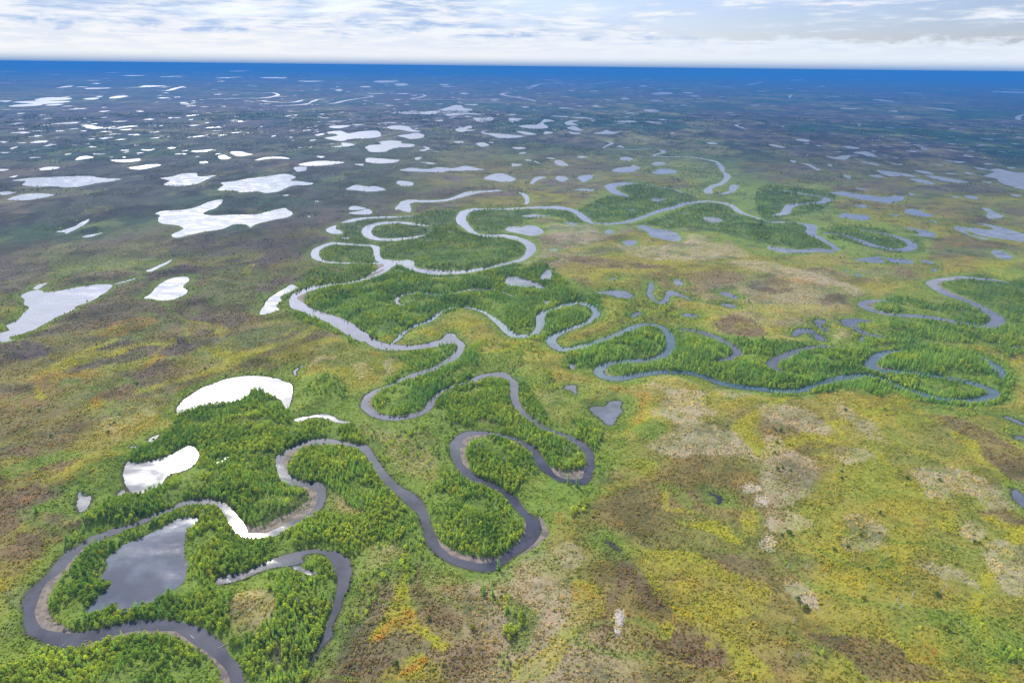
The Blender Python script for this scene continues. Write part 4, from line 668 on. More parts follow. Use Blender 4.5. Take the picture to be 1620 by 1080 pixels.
# ------------------------------------------------------------------ ground
def ground_material():
    m, t, b = material('tundra_ground')
    geo = t.add('ShaderNodeNewGeometry')
    pos = geo.outputs['Position']
    at = t.add('ShaderNodeAttribute', attribute_name='cover')
    n_big = t.noise(pos, 0.07, 5, .6)
    n_med = t.noise(pos, 0.33, 5, .65)
    n_fin = t.noise(pos, 1.15, 4, .7)
    v = t.math('ADD', t.math('MULTIPLY', n_med, .55), t.math('MULTIPLY', n_fin, .45))
    c = at.outputs['Color']
    c = t.mix(t.math('MULTIPLY', t.step(n_big, .46, .62), .45), c, t.mix(1.0, c, (.60, .80, .55), 'MULTIPLY'))
    c = t.mix(t.math('MULTIPLY', t.step(v, .52, .66), .60), c, t.mix(1.0, c, (1.55, 1.5, 1.3), 'MULTIPLY'))
    c = t.mix(t.math('MULTIPLY', t.step(v, .51, .36), .70), c, t.mix(1.0, c, (.30, .32, .34), 'MULTIPLY'))
    n_wide = t.noise(pos, .022, 6, .68)
    c = t.mix(t.math('MULTIPLY', t.step(n_wide, .50, .38), .7), c, t.mix(1.0, c, (.42, .50, .50), 'MULTIPLY'))
    n_hue = t.noise(pos, 0.16, 3, .6)
    c = t.mix(t.math('MULTIPLY', t.step(n_hue, .52, .68), .28), c, t.mix(1.0, c, (1.25, .88, .9), 'MULTIPLY'))
    t.l.new(c, b.inputs['Base Color'])
    b.inputs['Roughness'].default_value = .95
    b.inputs['Specular IOR Level'].default_value = .1
    bp = t.add('ShaderNodeBump')
    bp.inputs['Strength'].default_value = .9
    bp.inputs['Distance'].default_value = 0.9
    t.put(bp.inputs['Height'], t.math('ADD', t.math('MULTIPLY', n_med, .9), t.math('MULTIPLY', n_fin, .35)))
    t.l.new(bp.outputs[0], b.inputs['Normal'])
    return m


def cover_colour(x, y, sd):
    d = np.hypot(x, y)
    wx = x + (fbm(x, y, 30, 4, 41, .6) - .5) * 15 * np.clip(d / 600, .6, 6)
    wy = y + (fbm(x, y, 30, 4, 42, .6) - .5) * 18 * np.clip(d / 600, .6, 6)
    wx = wx + rng.normal(0, 1, len(x)) * np.clip(d / 420, .6, 30)
    wy = wy + rng.normal(0, 1, len(x)) * np.clip(d / 320, .8, 60)
    # streaky large variety: the ground is combed into bands
    u, v = x * .82 + y * .57, -x * .57 + y * .82
    a = fbm(u / 2.4, v, 70, 4, 51)
    b2 = fbm(u / 1.8, v, 150, 4, 52)
    c3 = fbm(x, y, 26, 4, 53)
    P = {k: np.array(q) for k, q in PAL.items()}
    left = sstep(-x / np.maximum(d, 1), -.05, .35)
    col = np.tile(P['olive'], (len(x), 1))

    def lay(mask, key):
        nonlocal col
        col = col * (1 - mask[:, None]) + P[key] * mask[:, None]
    midf = sstep(d, 500, 1500)
    lay(.62 * sstep(a, .45, .62), 'brown')
    lay(.55 * sstep(b2, .5, .64) * (1 - left), 'lichen')
    lay(.75 * sstep(b2, .44, .55) * np.maximum(left, midf * .7), 'heath')
    lay(.52 * sstep(fbm(u / 2.6, v, 60, 4, 61), .48, .64) * (1 - .55 * left * sstep(d, 450, 800)), 'lime')
    lay(.38 * sstep(fbm(x, y, 55, 4, 54), .52, .66), 'green')
    lay(.16 * sstep(fbm(x, y, 20, 3, 55), .60, .74), 'orange')
    far = sstep(d, 1500, 3200)
    lay(far * .9 * sstep(fbm(x / 2.0, y, 420, 4, 56), .40, .56), 'green')
    lay(far * .7 * sstep(fbm(x / 2.2, y, 600, 4, 57), .5, .6), 'heath')
    # thin wet drainage streaks
    rdg = np.abs(fbm(u / 2.8, v, 130, 3, 65) - .5)
    rdg2 = np.abs(fbm(x / 1.5 + y * .4, y, 75, 3, 66) - .5)
    lay(.75 * (1 - sstep(rdg, .006, .026)) * (1 - .3 * left), 'lime')
    lay(.5 * (1 - sstep(rdg2, .004, .020)), 'green')
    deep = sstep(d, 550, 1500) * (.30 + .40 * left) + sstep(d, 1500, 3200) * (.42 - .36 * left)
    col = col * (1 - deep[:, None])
    for key, s, poly in PATCH_POLYS:
        k = inside(wx, wy, poly)
        if k.any():
            fine = .6 if key in ('lime', 'orange', 'lichen') else 1.0
            n = sstep(fbm(x[k], y[k], 14 * fine * max(1, np.hypot(*poly.mean(0)) / 500), 4, 60), .30 + .1 * (fine < 1), .48 + .12 * (fine < 1))
            mk = np.zeros(len(x))
            mk[k] = s * (.56 + .44 * n) * (1 - .35 * deep[k])
            lay(mk, key)
    # lush fringe by the water and under the woods
    lay(.75 * (1 - sstep(sd + (c3 - .5) * 14, 3, 15)) * (1 - .6 * sstep(d, 900, 1700)), 'green')
    lay(.7 * (1 - sstep(sd, .6, 2.6)) * (1 - sstep(d, 650, 1000)), 'shore')
    for dens, cf, nm, poly in WOOD_POLYS:
        k = inside(wx, wy, poly)
        if k.any():
            mk = np.zeros(len(x))
            mk[k] = .8 * min(1, dens + .1) * sstep(c3[k], .25, .55)
            lay(mk, 'green')
            lay(mk * sstep(d, 600, 1000) * (.85 if dens > .6 else .4), 'floor')
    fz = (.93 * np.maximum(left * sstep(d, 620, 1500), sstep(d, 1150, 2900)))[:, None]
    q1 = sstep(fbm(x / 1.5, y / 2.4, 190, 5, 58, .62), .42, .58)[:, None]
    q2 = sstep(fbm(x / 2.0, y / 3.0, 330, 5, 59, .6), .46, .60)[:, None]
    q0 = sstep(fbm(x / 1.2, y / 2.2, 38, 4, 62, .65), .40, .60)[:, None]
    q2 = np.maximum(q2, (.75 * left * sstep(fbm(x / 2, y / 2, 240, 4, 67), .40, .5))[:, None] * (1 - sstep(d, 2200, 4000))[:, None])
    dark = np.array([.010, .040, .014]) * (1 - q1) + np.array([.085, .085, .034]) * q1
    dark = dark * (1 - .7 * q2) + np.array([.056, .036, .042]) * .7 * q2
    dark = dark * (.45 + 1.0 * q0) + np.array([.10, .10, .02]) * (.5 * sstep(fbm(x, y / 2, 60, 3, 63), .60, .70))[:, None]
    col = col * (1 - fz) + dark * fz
    return np.clip(col, 0, 1)


PATCH_POLYS = [(k, s, spline(ground_pt(multi(q)), True, 3)) for k, s, q in PATCHES]

_az = np.concatenate([np.linspace(R(-88), R(-43), 70)[:-1], np.linspace(R(-43), R(43), 1050), np.linspace(R(43), R(88), 70)[1:]])
_rad = np.exp(np.linspace(math.log(140.0), math.log(61000.0), 1180))
GA, GR = np.meshgrid(_az, _rad)
gx, gy = (GR * np.sin(GA)).ravel(), (GR * np.cos(GA)).ravel()
gz, gsd, gwet = land_z(gx, gy)
na, nr = len(_az), len(_rad)
_i = (np.arange(nr - 1)[:, None] * na + np.arange(na - 1)[None]).ravel()
g_faces = np.stack([_i, _i + 1, _i + na + 1, _i + na], 1)
g_me = new_mesh('ground', np.stack([gx, gy, gz], 1), g_faces, mats=[ground_material()], smooth=True)
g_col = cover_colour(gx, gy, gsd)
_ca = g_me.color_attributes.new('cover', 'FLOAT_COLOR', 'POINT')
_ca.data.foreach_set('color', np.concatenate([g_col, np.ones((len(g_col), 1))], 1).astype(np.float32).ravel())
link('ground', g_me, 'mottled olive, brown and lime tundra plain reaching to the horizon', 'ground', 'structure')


# ------------------------------------------------------------------ water
def water_material(name, body, ripple, rough, gust):
    m, t, b = material(name)
    geo = t.add('ShaderNodeNewGeometry')
    pos = geo.outputs['Position']
    tone = t.noise(pos, .045, 4, .6)
    t.l.new(t.mix(t.step(tone, .38, .66), body, tuple(q * 2.1 + .008 for q in body)), b.inputs['Base Color'])
    b.inputs['IOR'].default_value = 1.45
    mp0 = t.add('ShaderNodeMapping')
    mp0.inputs['Scale'].default_value = (.7, 1.3, 1)
    mp0.inputs['Rotation'].default_value = (0, 0, .5)
    t.l.new(pos, mp0.inputs['Vector'])
    wind = t.step(t.noise(mp0.outputs[0], .05, 5, .62, .5), .40, .68)       # cat's-paws of wind
    t.put(b.inputs['Roughness'], t.math('ADD', rough, t.math('MULTIPLY', wind, gust)))
    mp = t.add('ShaderNodeMapping')
    mp.inputs['Scale'].default_value = (.6, 1.7, 1)
    t.l.new(pos, mp.inputs['Vector'])
    h = t.noise(mp.outputs[0], .9, 3, .6)
    bp = t.add('ShaderNodeBump')
    bp.inputs['Distance'].default_value = .25
    t.put(bp.inputs['Strength'], t.math('ADD', ripple * .3, t.math('MULTIPLY', wind, ripple)))
    t.put(bp.inputs['Height'], h)
    t.l.new(bp.outputs[0], b.inputs['Normal'])
    return m


M_RIVER = water_material('river_water', (.026, .025, .030), .07, .035, .03)
M_TEAL = water_material('teal_river_water', (.014, .040, .042), .06, .07, .05)
M_POND = water_material('pond_water', (.040, .046, .060), .14, .05, .09)
M_LAKE = water_material('lake_water', (.020, .025, .034), .03, .15, .14)
M_FAR = water_material('far_water', (.05, .055, .06), .01, .32, .02)


def sheet(name, poly, z, mat, **kw):
    tri = tessellate_polygon([[Vector((a, b, 0)) for a, b in poly]])
    me = new_mesh(name, np.concatenate([poly, np.full((len(poly), 1), z)], 1), np.array(tri, np.int32), mats=[mat])
    # faces must look up
    nz = np.empty(len(me.polygons) * 3, np.float32)
    me.polygons.foreach_get('normal', nz)
    if (nz[2::3] < 0).sum() > len(me.polygons) / 2:
        me.flip_normals()
    return link(name, me, **kw)


def wz(i, poly):
    d = np.hypot(*poly.mean(0))
    return .06 + .006 * (i % 6) + float(sstep(np.array(d), 1900., 3000.)) * 0.95 + float(sstep(np.array(d), 5000., 20000.)) * 1.2


sheet('river', RIVER, .060, M_RIVER, label='meandering grey river winding through the whole plain from the bottom left', cat='river', kind='structure')
_ARML = ['pale river loop round a small dark wooded island', 'pale folded river reach below the far right hill', 'winding pale river bend coming from the far plain', 'dark curved oxbow channel with a tapering tail']
for i, p in enumerate(ARM_POLYS):
    sheet('river', p, .075 + .006 * i, M_RIVER if i != 1 else M_RIVER, label=_ARML[i], cat='river', kind='structure')
_CHL = {1: 'thin side arm hidden in trees joining the main river in the centre', 0: 'narrow teal river looping through spruce woods at the right', 2: 'short teal river bend at the right edge of the woods', 3: 'dark backwater round the green loop', 4: 'narrow blue river between the right hand spruce woods', 5: 'blue curved oxbow below the open bog', 6: 'thin side stream hidden in the fork meadow', 7: 'pale ring shaped oxbow round a wooded knoll', 8: 'thin green edged oxbow tail in the upper middle', 9: 'pale hairpin oxbow at the upper right', 16: 'pale horseshoe lake at the upper left of the river'}
for i, p in enumerate(CH_POLYS):
    d = np.hypot(*p.mean(0))
    kw = dict(label=_CHL[i]) if i in _CHL else dict(label='pale thread of a distant river reach on the far plain' if d > 1200 else 'tiny dark brook thread in the tundra', group='far river reaches' if d > 1200 else 'tundra brooks')
    sheet('river' if d > 1200 or i < 10 else 'stream', p, wz(i, p) + .05, (M_TEAL if i in (0, 1, 2) else M_RIVER if d < 1500 else M_FAR), cat='river', kind='structure', **kw)
for i, (lab, p) in enumerate(LAKE_POLYS):
    d = np.hypot(*p.mean(0))
    kw = dict(label=lab) if lab else dict(label=('small still tundra pool among shrubs and bog' if d < 1700 else 'pale lake scattered on the distant plain'), group=('small tundra pools' if d < 1700 else 'pale lakes on the distant plain'))
    sheet('pond' if d < 1000 else 'lake', p, wz(i, p), M_POND if d < 370 or (d < 700 and p.mean(0)[0] > 0) else M_LAKE if d < 1900 else M_FAR, cat='pond' if d < 1000 else 'lake', kind='structure', **kw)

# countless far ponds, one mass
_v, _f, _n = [], [], 0
for k in range(2600):
    py = 104 + 150 * rng.random() ** 2.0
    px = rng.uniform(-60, 1680)
    left_bias = .55 + .45 * math.sin(px / 260.0 + py / 33.0)
    if rng.random() > left_bias:
        continue
    hor = 97 + (px / 1620) * 15
    if py < hor + 5:
        continue
    c = ground_pt([[px, py]])[0]
    d = np.hypot(*c)
    if d < 2200 or d > 45000:
        continue
    L = rng.uniform(2.5, 11) * (1.6 if rng.random() < .18 else .8) / FOC * d * .5
    Wd = L * rng.uniform(.5, 1.8) * (1 + min(3.5, d / 9000))
    na_ = 18
    th = np.arange(na_) / na_ * 2 * math.pi
    rr = 1 + .85 * (rng.random(na_) - .5) + .25 * np.sin(th * 2 + rng.random() * 6)
    q = np.stack([c[0] + L * rr * np.cos(th), c[1] + Wd * rr * np.sin(th), np.full(na_, 1.1 + d * 6e-5 + .01 * (k % 7))], 1)
    if in_any(np.array([c[0]]), np.array([c[1]]), [p for _, p in LAKE_POLYS])[0]:
        continue
    _v.append(q)
    _f.append(np.stack([np.zeros(na_ - 2, int), np.arange(1, na_ - 1), np.arange(2, na_)], 1) + _n)
    _n += na_
link('far_ponds', new_mesh('far_ponds', np.concatenate(_v), np.concatenate(_f), mats=[M_FAR]), 'countless tiny pale ponds strewn over the far blue plain', 'ponds', 'stuff')


# ------------------------------------------------------------------ sandbars
def sand_material():
    m, t, b = material('river_sand')
    geo = t.add('ShaderNodeNewGeometry')
    pos = geo.outputs['Position']
    n = t.noise(pos, .22, 4, .6)
    n2 = t.noise(pos, 1.4, 3, .6)
    c = t.mix(t.step(n, .38, .60), (.085, .068, .058), (.20, .160, .118))
    c = t.mix(t.math('MULTIPLY', t.step(n2, .45, .65), .35), c, (.20, .17, .14))
    t.l.new(c, b.inputs['Base Color'])
    b.inputs['Roughness'].default_value = .9
    bp = t.add('ShaderNodeBump')
    bp.inputs['Strength'].default_value = .4
    bp.inputs['Distance'].default_value = .3
    t.put(bp.inputs['Height'], n2)
    t.l.new(bp.outputs[0], b.inputs['Normal'])
    return m


M_SAND = sand_material()
for i, (lab, p) in enumerate(BAR_POLYS):
    # a low hump: rim at the water, crown a little higher
    isl = 'island' in lab or 'spit' in lab
    sheet('sandbar', p, .10 if isl else .048 - .0 * i, M_SAND, label=lab, cat='sandbar', kind='structure')
# ------------------------------------------------------------------ vegetation prototypes
def leaf_material(name, base, spread, transl=.35):
    """leaf colour from the plant's own tint (custom property or per-plant attribute), varied plant to plant"""
    m, t, b = material(name)
    t.n.remove(b)
    out = t.n['Material Output']
    at = t.add('ShaderNodeAttribute', attribute_name='tint', attribute_type='INSTANCER')
    geo = t.add('ShaderNodeNewGeometry')
    n = t.noise(geo.outputs['Position'], 1.6, 2, .5)
    c = t.mix(1.0, at.outputs['Color'], base, 'MULTIPLY')
    c = t.mix(t.step(n, .35, .68), t.mix(1.0, c, (1 - spread,) * 3, 'MULTIPLY'), t.mix(1.0, c, (1 + spread * 1.3, 1 + spread, 1 + spread * .4), 'MULTIPLY'))
    df = t.add('ShaderNodeBsdfDiffuse')
    tr = t.add('ShaderNodeBsdfTranslucent')
    t.l.new(c, df.inputs[0])
    t.l.new(t.mix(1.0, c, (1.25, 1.2, .6), 'MULTIPLY'), tr.inputs[0])
    mx = t.add('ShaderNodeMixShader')
    mx.inputs[0].default_value = transl
    t.l.new(df.outputs[0], mx.inputs[1])
    t.l.new(tr.outputs[0], mx.inputs[2])
    t.l.new(mx.outputs[0], out.inputs[0])
    return m


def bark_material(name, c1, c2):
    m, t, b = material(name)
    geo = t.add('ShaderNodeNewGeometry')
    n = t.noise(geo.outputs['Position'], 3.0, 3, .6)
    t.l.new(t.mix(n, c1, c2), b.inputs['Base Color'])
    b.inputs['Roughness'].default_value = .9
    return m


M_WILLOW = leaf_material('willow_leaves', (1, 1, 1), .30, .45)
M_SPRUCE = leaf_material('spruce_needles', (1, 1, 1), .38, .30)
M_SHRUB = leaf_material('tundra_shrub_leaves', (1, 1, 1), .28, .52)
M_BARK = bark_material('bark', (.10, .085, .07), (.22, .20, .18))
M_DEAD = bark_material('weathered_deadwood', (.36, .34, .33), (.60, .57, .54))


def quads(c, size, nrm, r):
    """little leaf-cluster quads at c facing nrm"""
    k = len(c)
    t = r.normal(size=(k, 3))
    u = np.cross(nrm, t)
    u /= np.maximum(np.linalg.norm(u, axis=1), 1e-6)[:, None]
    w = np.cross(nrm, u)
    s = size[:, None]
    a = r.uniform(.7, 1.25, (k, 1))
    v = np.stack([c - u * s - w * s * a, c + u * s * .7 - w * s * .8, c + u * s + w * s * a, c - u * s * .8 + w * s * .7], 1)
    return v.reshape(-1, 3), np.arange(k * 4).reshape(-1, 4)


def willow_mesh(seed, h, w, nlobe, nleaf):
    r = np.random.default_rng(seed)
    C = []
    for i in range(nlobe):
        a = r.uniform(0, 6.28)
        rad = w * .5 * math.sqrt(r.random()) * .72
        zz = h * r.uniform(.32, .80) * (1 - .35 * (rad / (w * .5)) ** 2)
        C.append((rad * math.cos(a), rad * math.sin(a), zz, w * r.uniform(.17, .29)))
    C[0] = (0, 0, h * .72, w * .26)
    V, F, n = [], [], 0
    for x, y, z, s in C:
        k = nleaf // nlobe
        d = r.normal(size=(k, 3))
        d /= np.linalg.norm(d, axis=1)[:, None]
        d[:, 2] = np.where(d[:, 2] < -.35, -d[:, 2], d[:, 2])
        p = np.array([x, y, z]) + d * s * r.uniform(.72, 1.12, (k, 1)) * np.array([1, 1, .95])
        nn = d + r.normal(size=(k, 3)) * .45 + np.array([0, 0, .25])
        nn /= np.linalg.norm(nn, axis=1)[:, None]
        v, f = quads(p, w * r.uniform(.034, .066, k), nn, r)
        V.append(v)
        F.append(f + n)
        n += len(v)
    # skirt of leaves down to the ground
    k = nleaf // 5
    a = r.uniform(0, 6.28, k)
    z = h * r.uniform(.05, .5, k)
    rr = w * .44 * np.sqrt(np.clip(z / (h * .45), .25, 1)) * r.uniform(.75, 1.05, k)
    p = np.stack([rr * np.cos(a), rr * np.sin(a), z], 1)
    nn = np.stack([np.cos(a), np.sin(a), np.full(k, .5)], 1) + r.normal(size=(k, 3)) * .4
    nn /= np.linalg.norm(nn, axis=1)[:, None]
    v, f = quads(p, w * r.uniform(.035, .065, k), nn, r)
    V.append(v)
    F.append(f + n)
    return new_mesh('willow_crown', np.concatenate(V), np.concatenate(F).astype(np.int32), mats=[M_WILLOW])


def conifer_mesh(seed, h, w, tiers, per, bare=.08, ragged=.25):
    r = np.random.default_rng(seed)
    V, F, n = [], [], 0
    for i in range(tiers):
        q = i / (tiers - 1)
        z = h * (bare + (1 - bare) * q)
        L = w * .5 * (1 - q) ** .8 * r.uniform(1 - ragged, 1 + ragged) + w * .04
        k = max(3, int(per * (1 - .55 * q)))
        a0 = r.uniform(0, 6.28)
        for j in range(k):
            a = a0 + 6.28 * j / k + r.uniform(-.3, .3)
            l = L * r.uniform(.65, 1.15)
            dx, dy = math.cos(a), math.sin(a)
            dr = -.28 * l + r.uniform(-.1, .1) * l + .10 * h * (q ** 3)
            wd = l * r.uniform(.28, .42) + w * .02
            up = h * .045
            P = [(0, 0, z + up), (dx * l * .55 - dy * wd, dy * l * .55 + dx * wd, z + dr * .45), (dx * l, dy * l, z + dr), (dx * l * .55 + dy * wd, dy * l * .55 - dx * wd, z + dr * .45)]
            V += P
            F.append((n, n + 1, n + 2, n + 3))
            n += 4
    return new_mesh('conifer_crown', np.array(V), np.array(F, np.int32), mats=[M_SPRUCE])


def trunk_mesh(h, r0, seed=0, mat=None, sides=6, lean=.03, top=.25):
    r = np.random.default_rng(seed)
    rings = 5
    V, F = [], []
    for i in range(rings):
        q = i / (rings - 1)
        ox, oy = r.normal(0, lean * h * q * .5, 2) if i else (0, 0)
        rad = r0 * (1 - (1 - top) * q)
        for j in range(sides):
            a = 6.2832 * j / sides
            V.append((ox + rad * math.cos(a), oy + rad * math.sin(a), h * q - (.3 if i == 0 else 0)))
    for i in range(rings - 1):
        for j in range(sides):
            a, b = i * sides + j, i * sides + (j + 1) % sides
            F.append((a, b, b + sides, a + sides))
    return new_mesh('trunk', np.array(V), np.array(F, np.int32), mats=[mat or M_BARK], smooth=True)


def shrub_mesh(seed, h, w, k):
    r = np.random.default_rng(seed)
    d = r.normal(size=(k, 3))
    d[:, 2] = abs(d[:, 2])
    d /= np.linalg.norm(d, axis=1)[:, None]
    p = d * np.array([w / 2, w / 2, h]) * r.uniform(.6, 1.05, (k, 1))
    nn = d + r.normal(size=(k, 3)) * .4
    nn /= np.linalg.norm(nn, axis=1)[:, None]
    v, f = quads(p, w * r.uniform(.12, .22, k), nn, r)
    return new_mesh('shrub_crown', v, f.astype(np.int32), mats=[M_SHRUB])


WILLOWS = [willow_mesh(100 + i, 4.1 + .3 * i, 3.15 + .2 * (i % 3), 9 + i % 3, 330) for i in range(6)]
WILLOWS_LOW = [willow_mesh(140 + i, 3.6 + .3 * i, 3.7, 6, 130) for i in range(4)]
CONIFERS = [conifer_mesh(200 + i, 7.0 + .8 * i, 2.3 + .2 * (i % 3), 9, 7) for i in range(5)]
CONIFERS_LOW = [conifer_mesh(240 + i, 8.0 + .7 * i, 2.6, 6, 5) for i in range(4)]
SHRUBS = [shrub_mesh(300 + i, .62 + .06 * i, 1.3, 16) for i in range(5)]
W_TRUNKS = [trunk_mesh(2.3, .10, i) for i in range(2)]
C_TRUNKS = [trunk_mesh(5.5, .11, 10 + i) for i in range(2)]


def stuff_scatter(name, pts, z, scl, rot, tint, protos, label, cat):
    """one object that sets the given plants on the listed points"""
    hidden = bpy.data.collections.new(name + '_plants')
    for i, me in enumerate(protos):
        hidden.objects.link(bpy.data.objects.new('%s_plant_%d' % (name, i), me))
    me = bpy.data.meshes.new(name)
    me.vertices.add(len(pts))
    me.vertices.foreach_set('co', np.column_stack([pts, z]).astype(np.float32).ravel())
    for nm, arr in (('scl', scl), ('rot', rot)):
        me.attributes.new(nm, 'FLOAT', 'POINT').data.foreach_set('value', arr.astype(np.float32))
    me.attributes.new('tint', 'FLOAT_COLOR', 'POINT').data.foreach_set('color', np.column_stack([tint, np.ones(len(tint))]).astype(np.float32).ravel())
    me.update()
    o = link(name, me, label, cat, 'stuff')
    g = bpy.data.node_groups.new(name, 'GeometryNodeTree')
    g.interface.new_socket('Geometry', in_out='INPUT', socket_type='NodeSocketGeometry')
    g.interface.new_socket('Geometry', in_out='OUTPUT', socket_type='NodeSocketGeometry')
    gi, go = g.nodes.new('NodeGroupInput'), g.nodes.new('NodeGroupOutput')
    ci = g.nodes.new('GeometryNodeCollectionInfo')
    ci.inputs['Collection'].default_value = hidden
    ci.inputs['Separate Children'].default_value = True
    ci.inputs['Reset Children'].default_value = True
    ip = g.nodes.new('GeometryNodeInstanceOnPoints')
    ip.inputs['Pick Instance'].default_value = True
    a1 = g.nodes.new('GeometryNodeInputNamedAttribute')
    a1.data_type = 'FLOAT'
    a1.inputs['Name'].default_value = 'scl'
    a2 = g.nodes.new('GeometryNodeInputNamedAttribute')
    a2.data_type = 'FLOAT'
    a2.inputs['Name'].default_value = 'rot'
    cx = g.nodes.new('ShaderNodeCombineXYZ')
    L = g.links.new
    L(gi.outputs[0], ip.inputs['Points'])
    L(ci.outputs[0], ip.inputs['Instance'])
    L(a1.outputs[0], ip.inputs['Scale'])
    L(a2.outputs[0], cx.inputs[2])
    L(cx.outputs[0], ip.inputs['Rotation'])
    L(ip.outputs[0], go.inputs[0])
    md = o.modifiers.new('plants', 'NODES')
    md.node_group = g
    return o


def jitter_grid(poly, step):
    x0, y0 = poly.min(0)
    x1, y1 = poly.max(0)
    X, Y = np.meshgrid(np.arange(x0, x1, step), np.arange(y0, y1, step))
    p = np.stack([X.ravel(), Y.ravel()], 1)
    p += rng.uniform(-.48, .48, p.shape) * step
    return p[inside(p[:, 0], p[:, 1], poly)]


NOGO = WATER_NEAR
T_xy, T_con, T_wood = [], [], []
for wi, (dens, cf, nm, poly) in enumerate(WOOD_POLYS):
    d0 = np.hypot(*poly.mean(0))
    step = 1.8 if d0 < 560 else 2.5 if d0 < 800 else 3.3 if d0 < 1100 else 4.2
    p = jitter_grid(poly, step)
    clump = fbm(p[:, 0], p[:, 1], 16, 3, 70)
    keep = rng.random(len(p)) < np.clip(dens * (1.15 if dens > .7 else 1.0) * sstep(clump, .27 if dens > .7 else .40, .47 if dens > .7 else .60), 0, 1)
    p = p[keep]
    cn = fbm(p[:, 0], p[:, 1], 22, 2, 71)
    con = rng.random(len(p)) < np.clip(cf * 3.2 * sstep(cn, .35, .7) + cf * .3 + (.13 if d0 > 480 else .05), 0, .95)
    T_xy.append(p)
    T_con.append(con)
    T_wood.append(np.full(len(p), wi))
# loose trees: along the banks, and scattered over the plain
sh = _shore[rng.random(len(_shore)) < .8]
p = sh + rng.normal(size=sh.shape) * 9.0
k = np.hypot(*p.T) > 560
p = p[k & (fbm(sh[:, 0], sh[:, 1], 120, 2, 73) > .42)]
T_xy.append(p); T_con.append(rng.random(len(p)) < .3); T_wood.append(np.full(len(p), -1))
q = rng.uniform(0, 1, (120000, 2))
rad = np.sqrt(400 ** 2 + q[:, 0] * (4300 ** 2 - 400 ** 2))
ang = R(-42) + q[:, 1] * R(84)
p = np.stack([rad * np.sin(ang), rad * np.cos(ang)], 1)
gfield = fbm(p[:, 0], p[:, 1], 90, 3, 74)
p = p[(gfield > .56 - .03 * sstep(rad, 1500, 3000)) & (rng.random(len(p)) < .10 + .9 * sstep(rad, 900, 1700))]
T_xy.append(p); T_con.append(rng.random(len(p)) < .25); T_wood.append(np.full(len(p), -2))
T_xy, T_con, T_wood = np.concatenate(T_xy), np.concatenate(T_con), np.concatenate(T_wood)
ok = ~in_any(T_xy[:, 0], T_xy[:, 1], NOGO)
T_xy, T_con, T_wood = T_xy[ok], T_con[ok], T_wood[ok]
T_z, T_sd, _ = land_z(T_xy[:, 0], T_xy[:, 1])
ok = ~(in_any(T_xy[:, 0], T_xy[:, 1], [p for _, p in BAR_POLYS]) & (T_sd < 4.2 + 3 * (rng.random(len(T_sd)) - .5)))
T_xy, T_con, T_wood, T_z, T_sd = T_xy[ok], T_con[ok], T_wood[ok], T_z[ok], T_sd[ok]
ok = T_sd > .9 + 3.5 * sstep(np.hypot(*T_xy.T), 700, 1300)
T_xy, T_con, T_wood, T_z, T_sd = T_xy[ok], T_con[ok], T_wood[ok], T_z[ok], T_sd[ok]
T_d = np.hypot(*T_xy.T)
N = len(T_xy)
T_s = rng.uniform(.68, 1.18, N) * np.where(T_wood < 0, .8, 1.0) * (1 + .30 * sstep(T_d, 700, 1200) + .9 * sstep(T_d, 1800, 4000))
T_s *= (.66 + .08 * sstep(T_d, 450, 650)) * np.where(rng.random(N) < .22, .6, 1.0)
T_s *= np.where(T_con, rng.uniform(.65, 1.2, N), 1) * (.72 + .55 * fbm(T_xy[:, 0], T_xy[:, 1], 13, 2, 75))
T_rot = rng.uniform(0, 6.283, N)
hue = np.clip(fbm(T_xy[:, 0], T_xy[:, 1], 24, 3, 76) * 1.3 - .15 + rng.normal(0, .16, N), 0, 1)[:, None]
near_c = np.array([.185, .340, .050]) * (1 - hue) + np.array([.560, .660, .080]) * hue
con_c = np.array([.140, .310, .060]) * (1 - hue) + np.array([.340, .520, .075]) * hue
T_tint = np.where(T_con[:, None], con_c, near_c) * rng.uniform(.8, 1.2, (N, 1))
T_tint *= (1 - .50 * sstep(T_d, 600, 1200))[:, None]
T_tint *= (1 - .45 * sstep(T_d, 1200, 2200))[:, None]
yel = rng.random(N) < .010
T_tint[yel & ~T_con] = np.array([.50, .50, .045])
print('trees', N, 'conifers', T_con.sum())

# the nearest trees are things of their own
px, dep = project(T_xy, T_z)
vis = (px[:, 0] > 2) & (px[:, 0] < 1618) & (px[:, 1] < 1092) & (dep > 0)
order = np.argsort(T_d)
order = order[vis[order]]
single_w = [i for i in order if not T_con[i] and T_wood[i] >= 0][:260]
single_c = [i for i in order if T_con[i] and T_wood[i] >= 0][:200]
single = np.zeros(N, bool)
single[single_w] = True
single[single_c] = True
WHERE = {'bottom': 'in the thicket on the near bank at the bottom', 'pond': 'in the wood round the heart shaped pond', 'oxbow': 'in the grove inside the dark oxbow channel', 'slope': 'on the wooded slope below the white crescent lake', 'middle loop': 'in the wood inside the middle river loop', 'round loop': 'in the round wood inside the lowest right loop', 'small loop': 'in the small round river loop', 'long spit': 'on the long wooded spit of the right loop'}


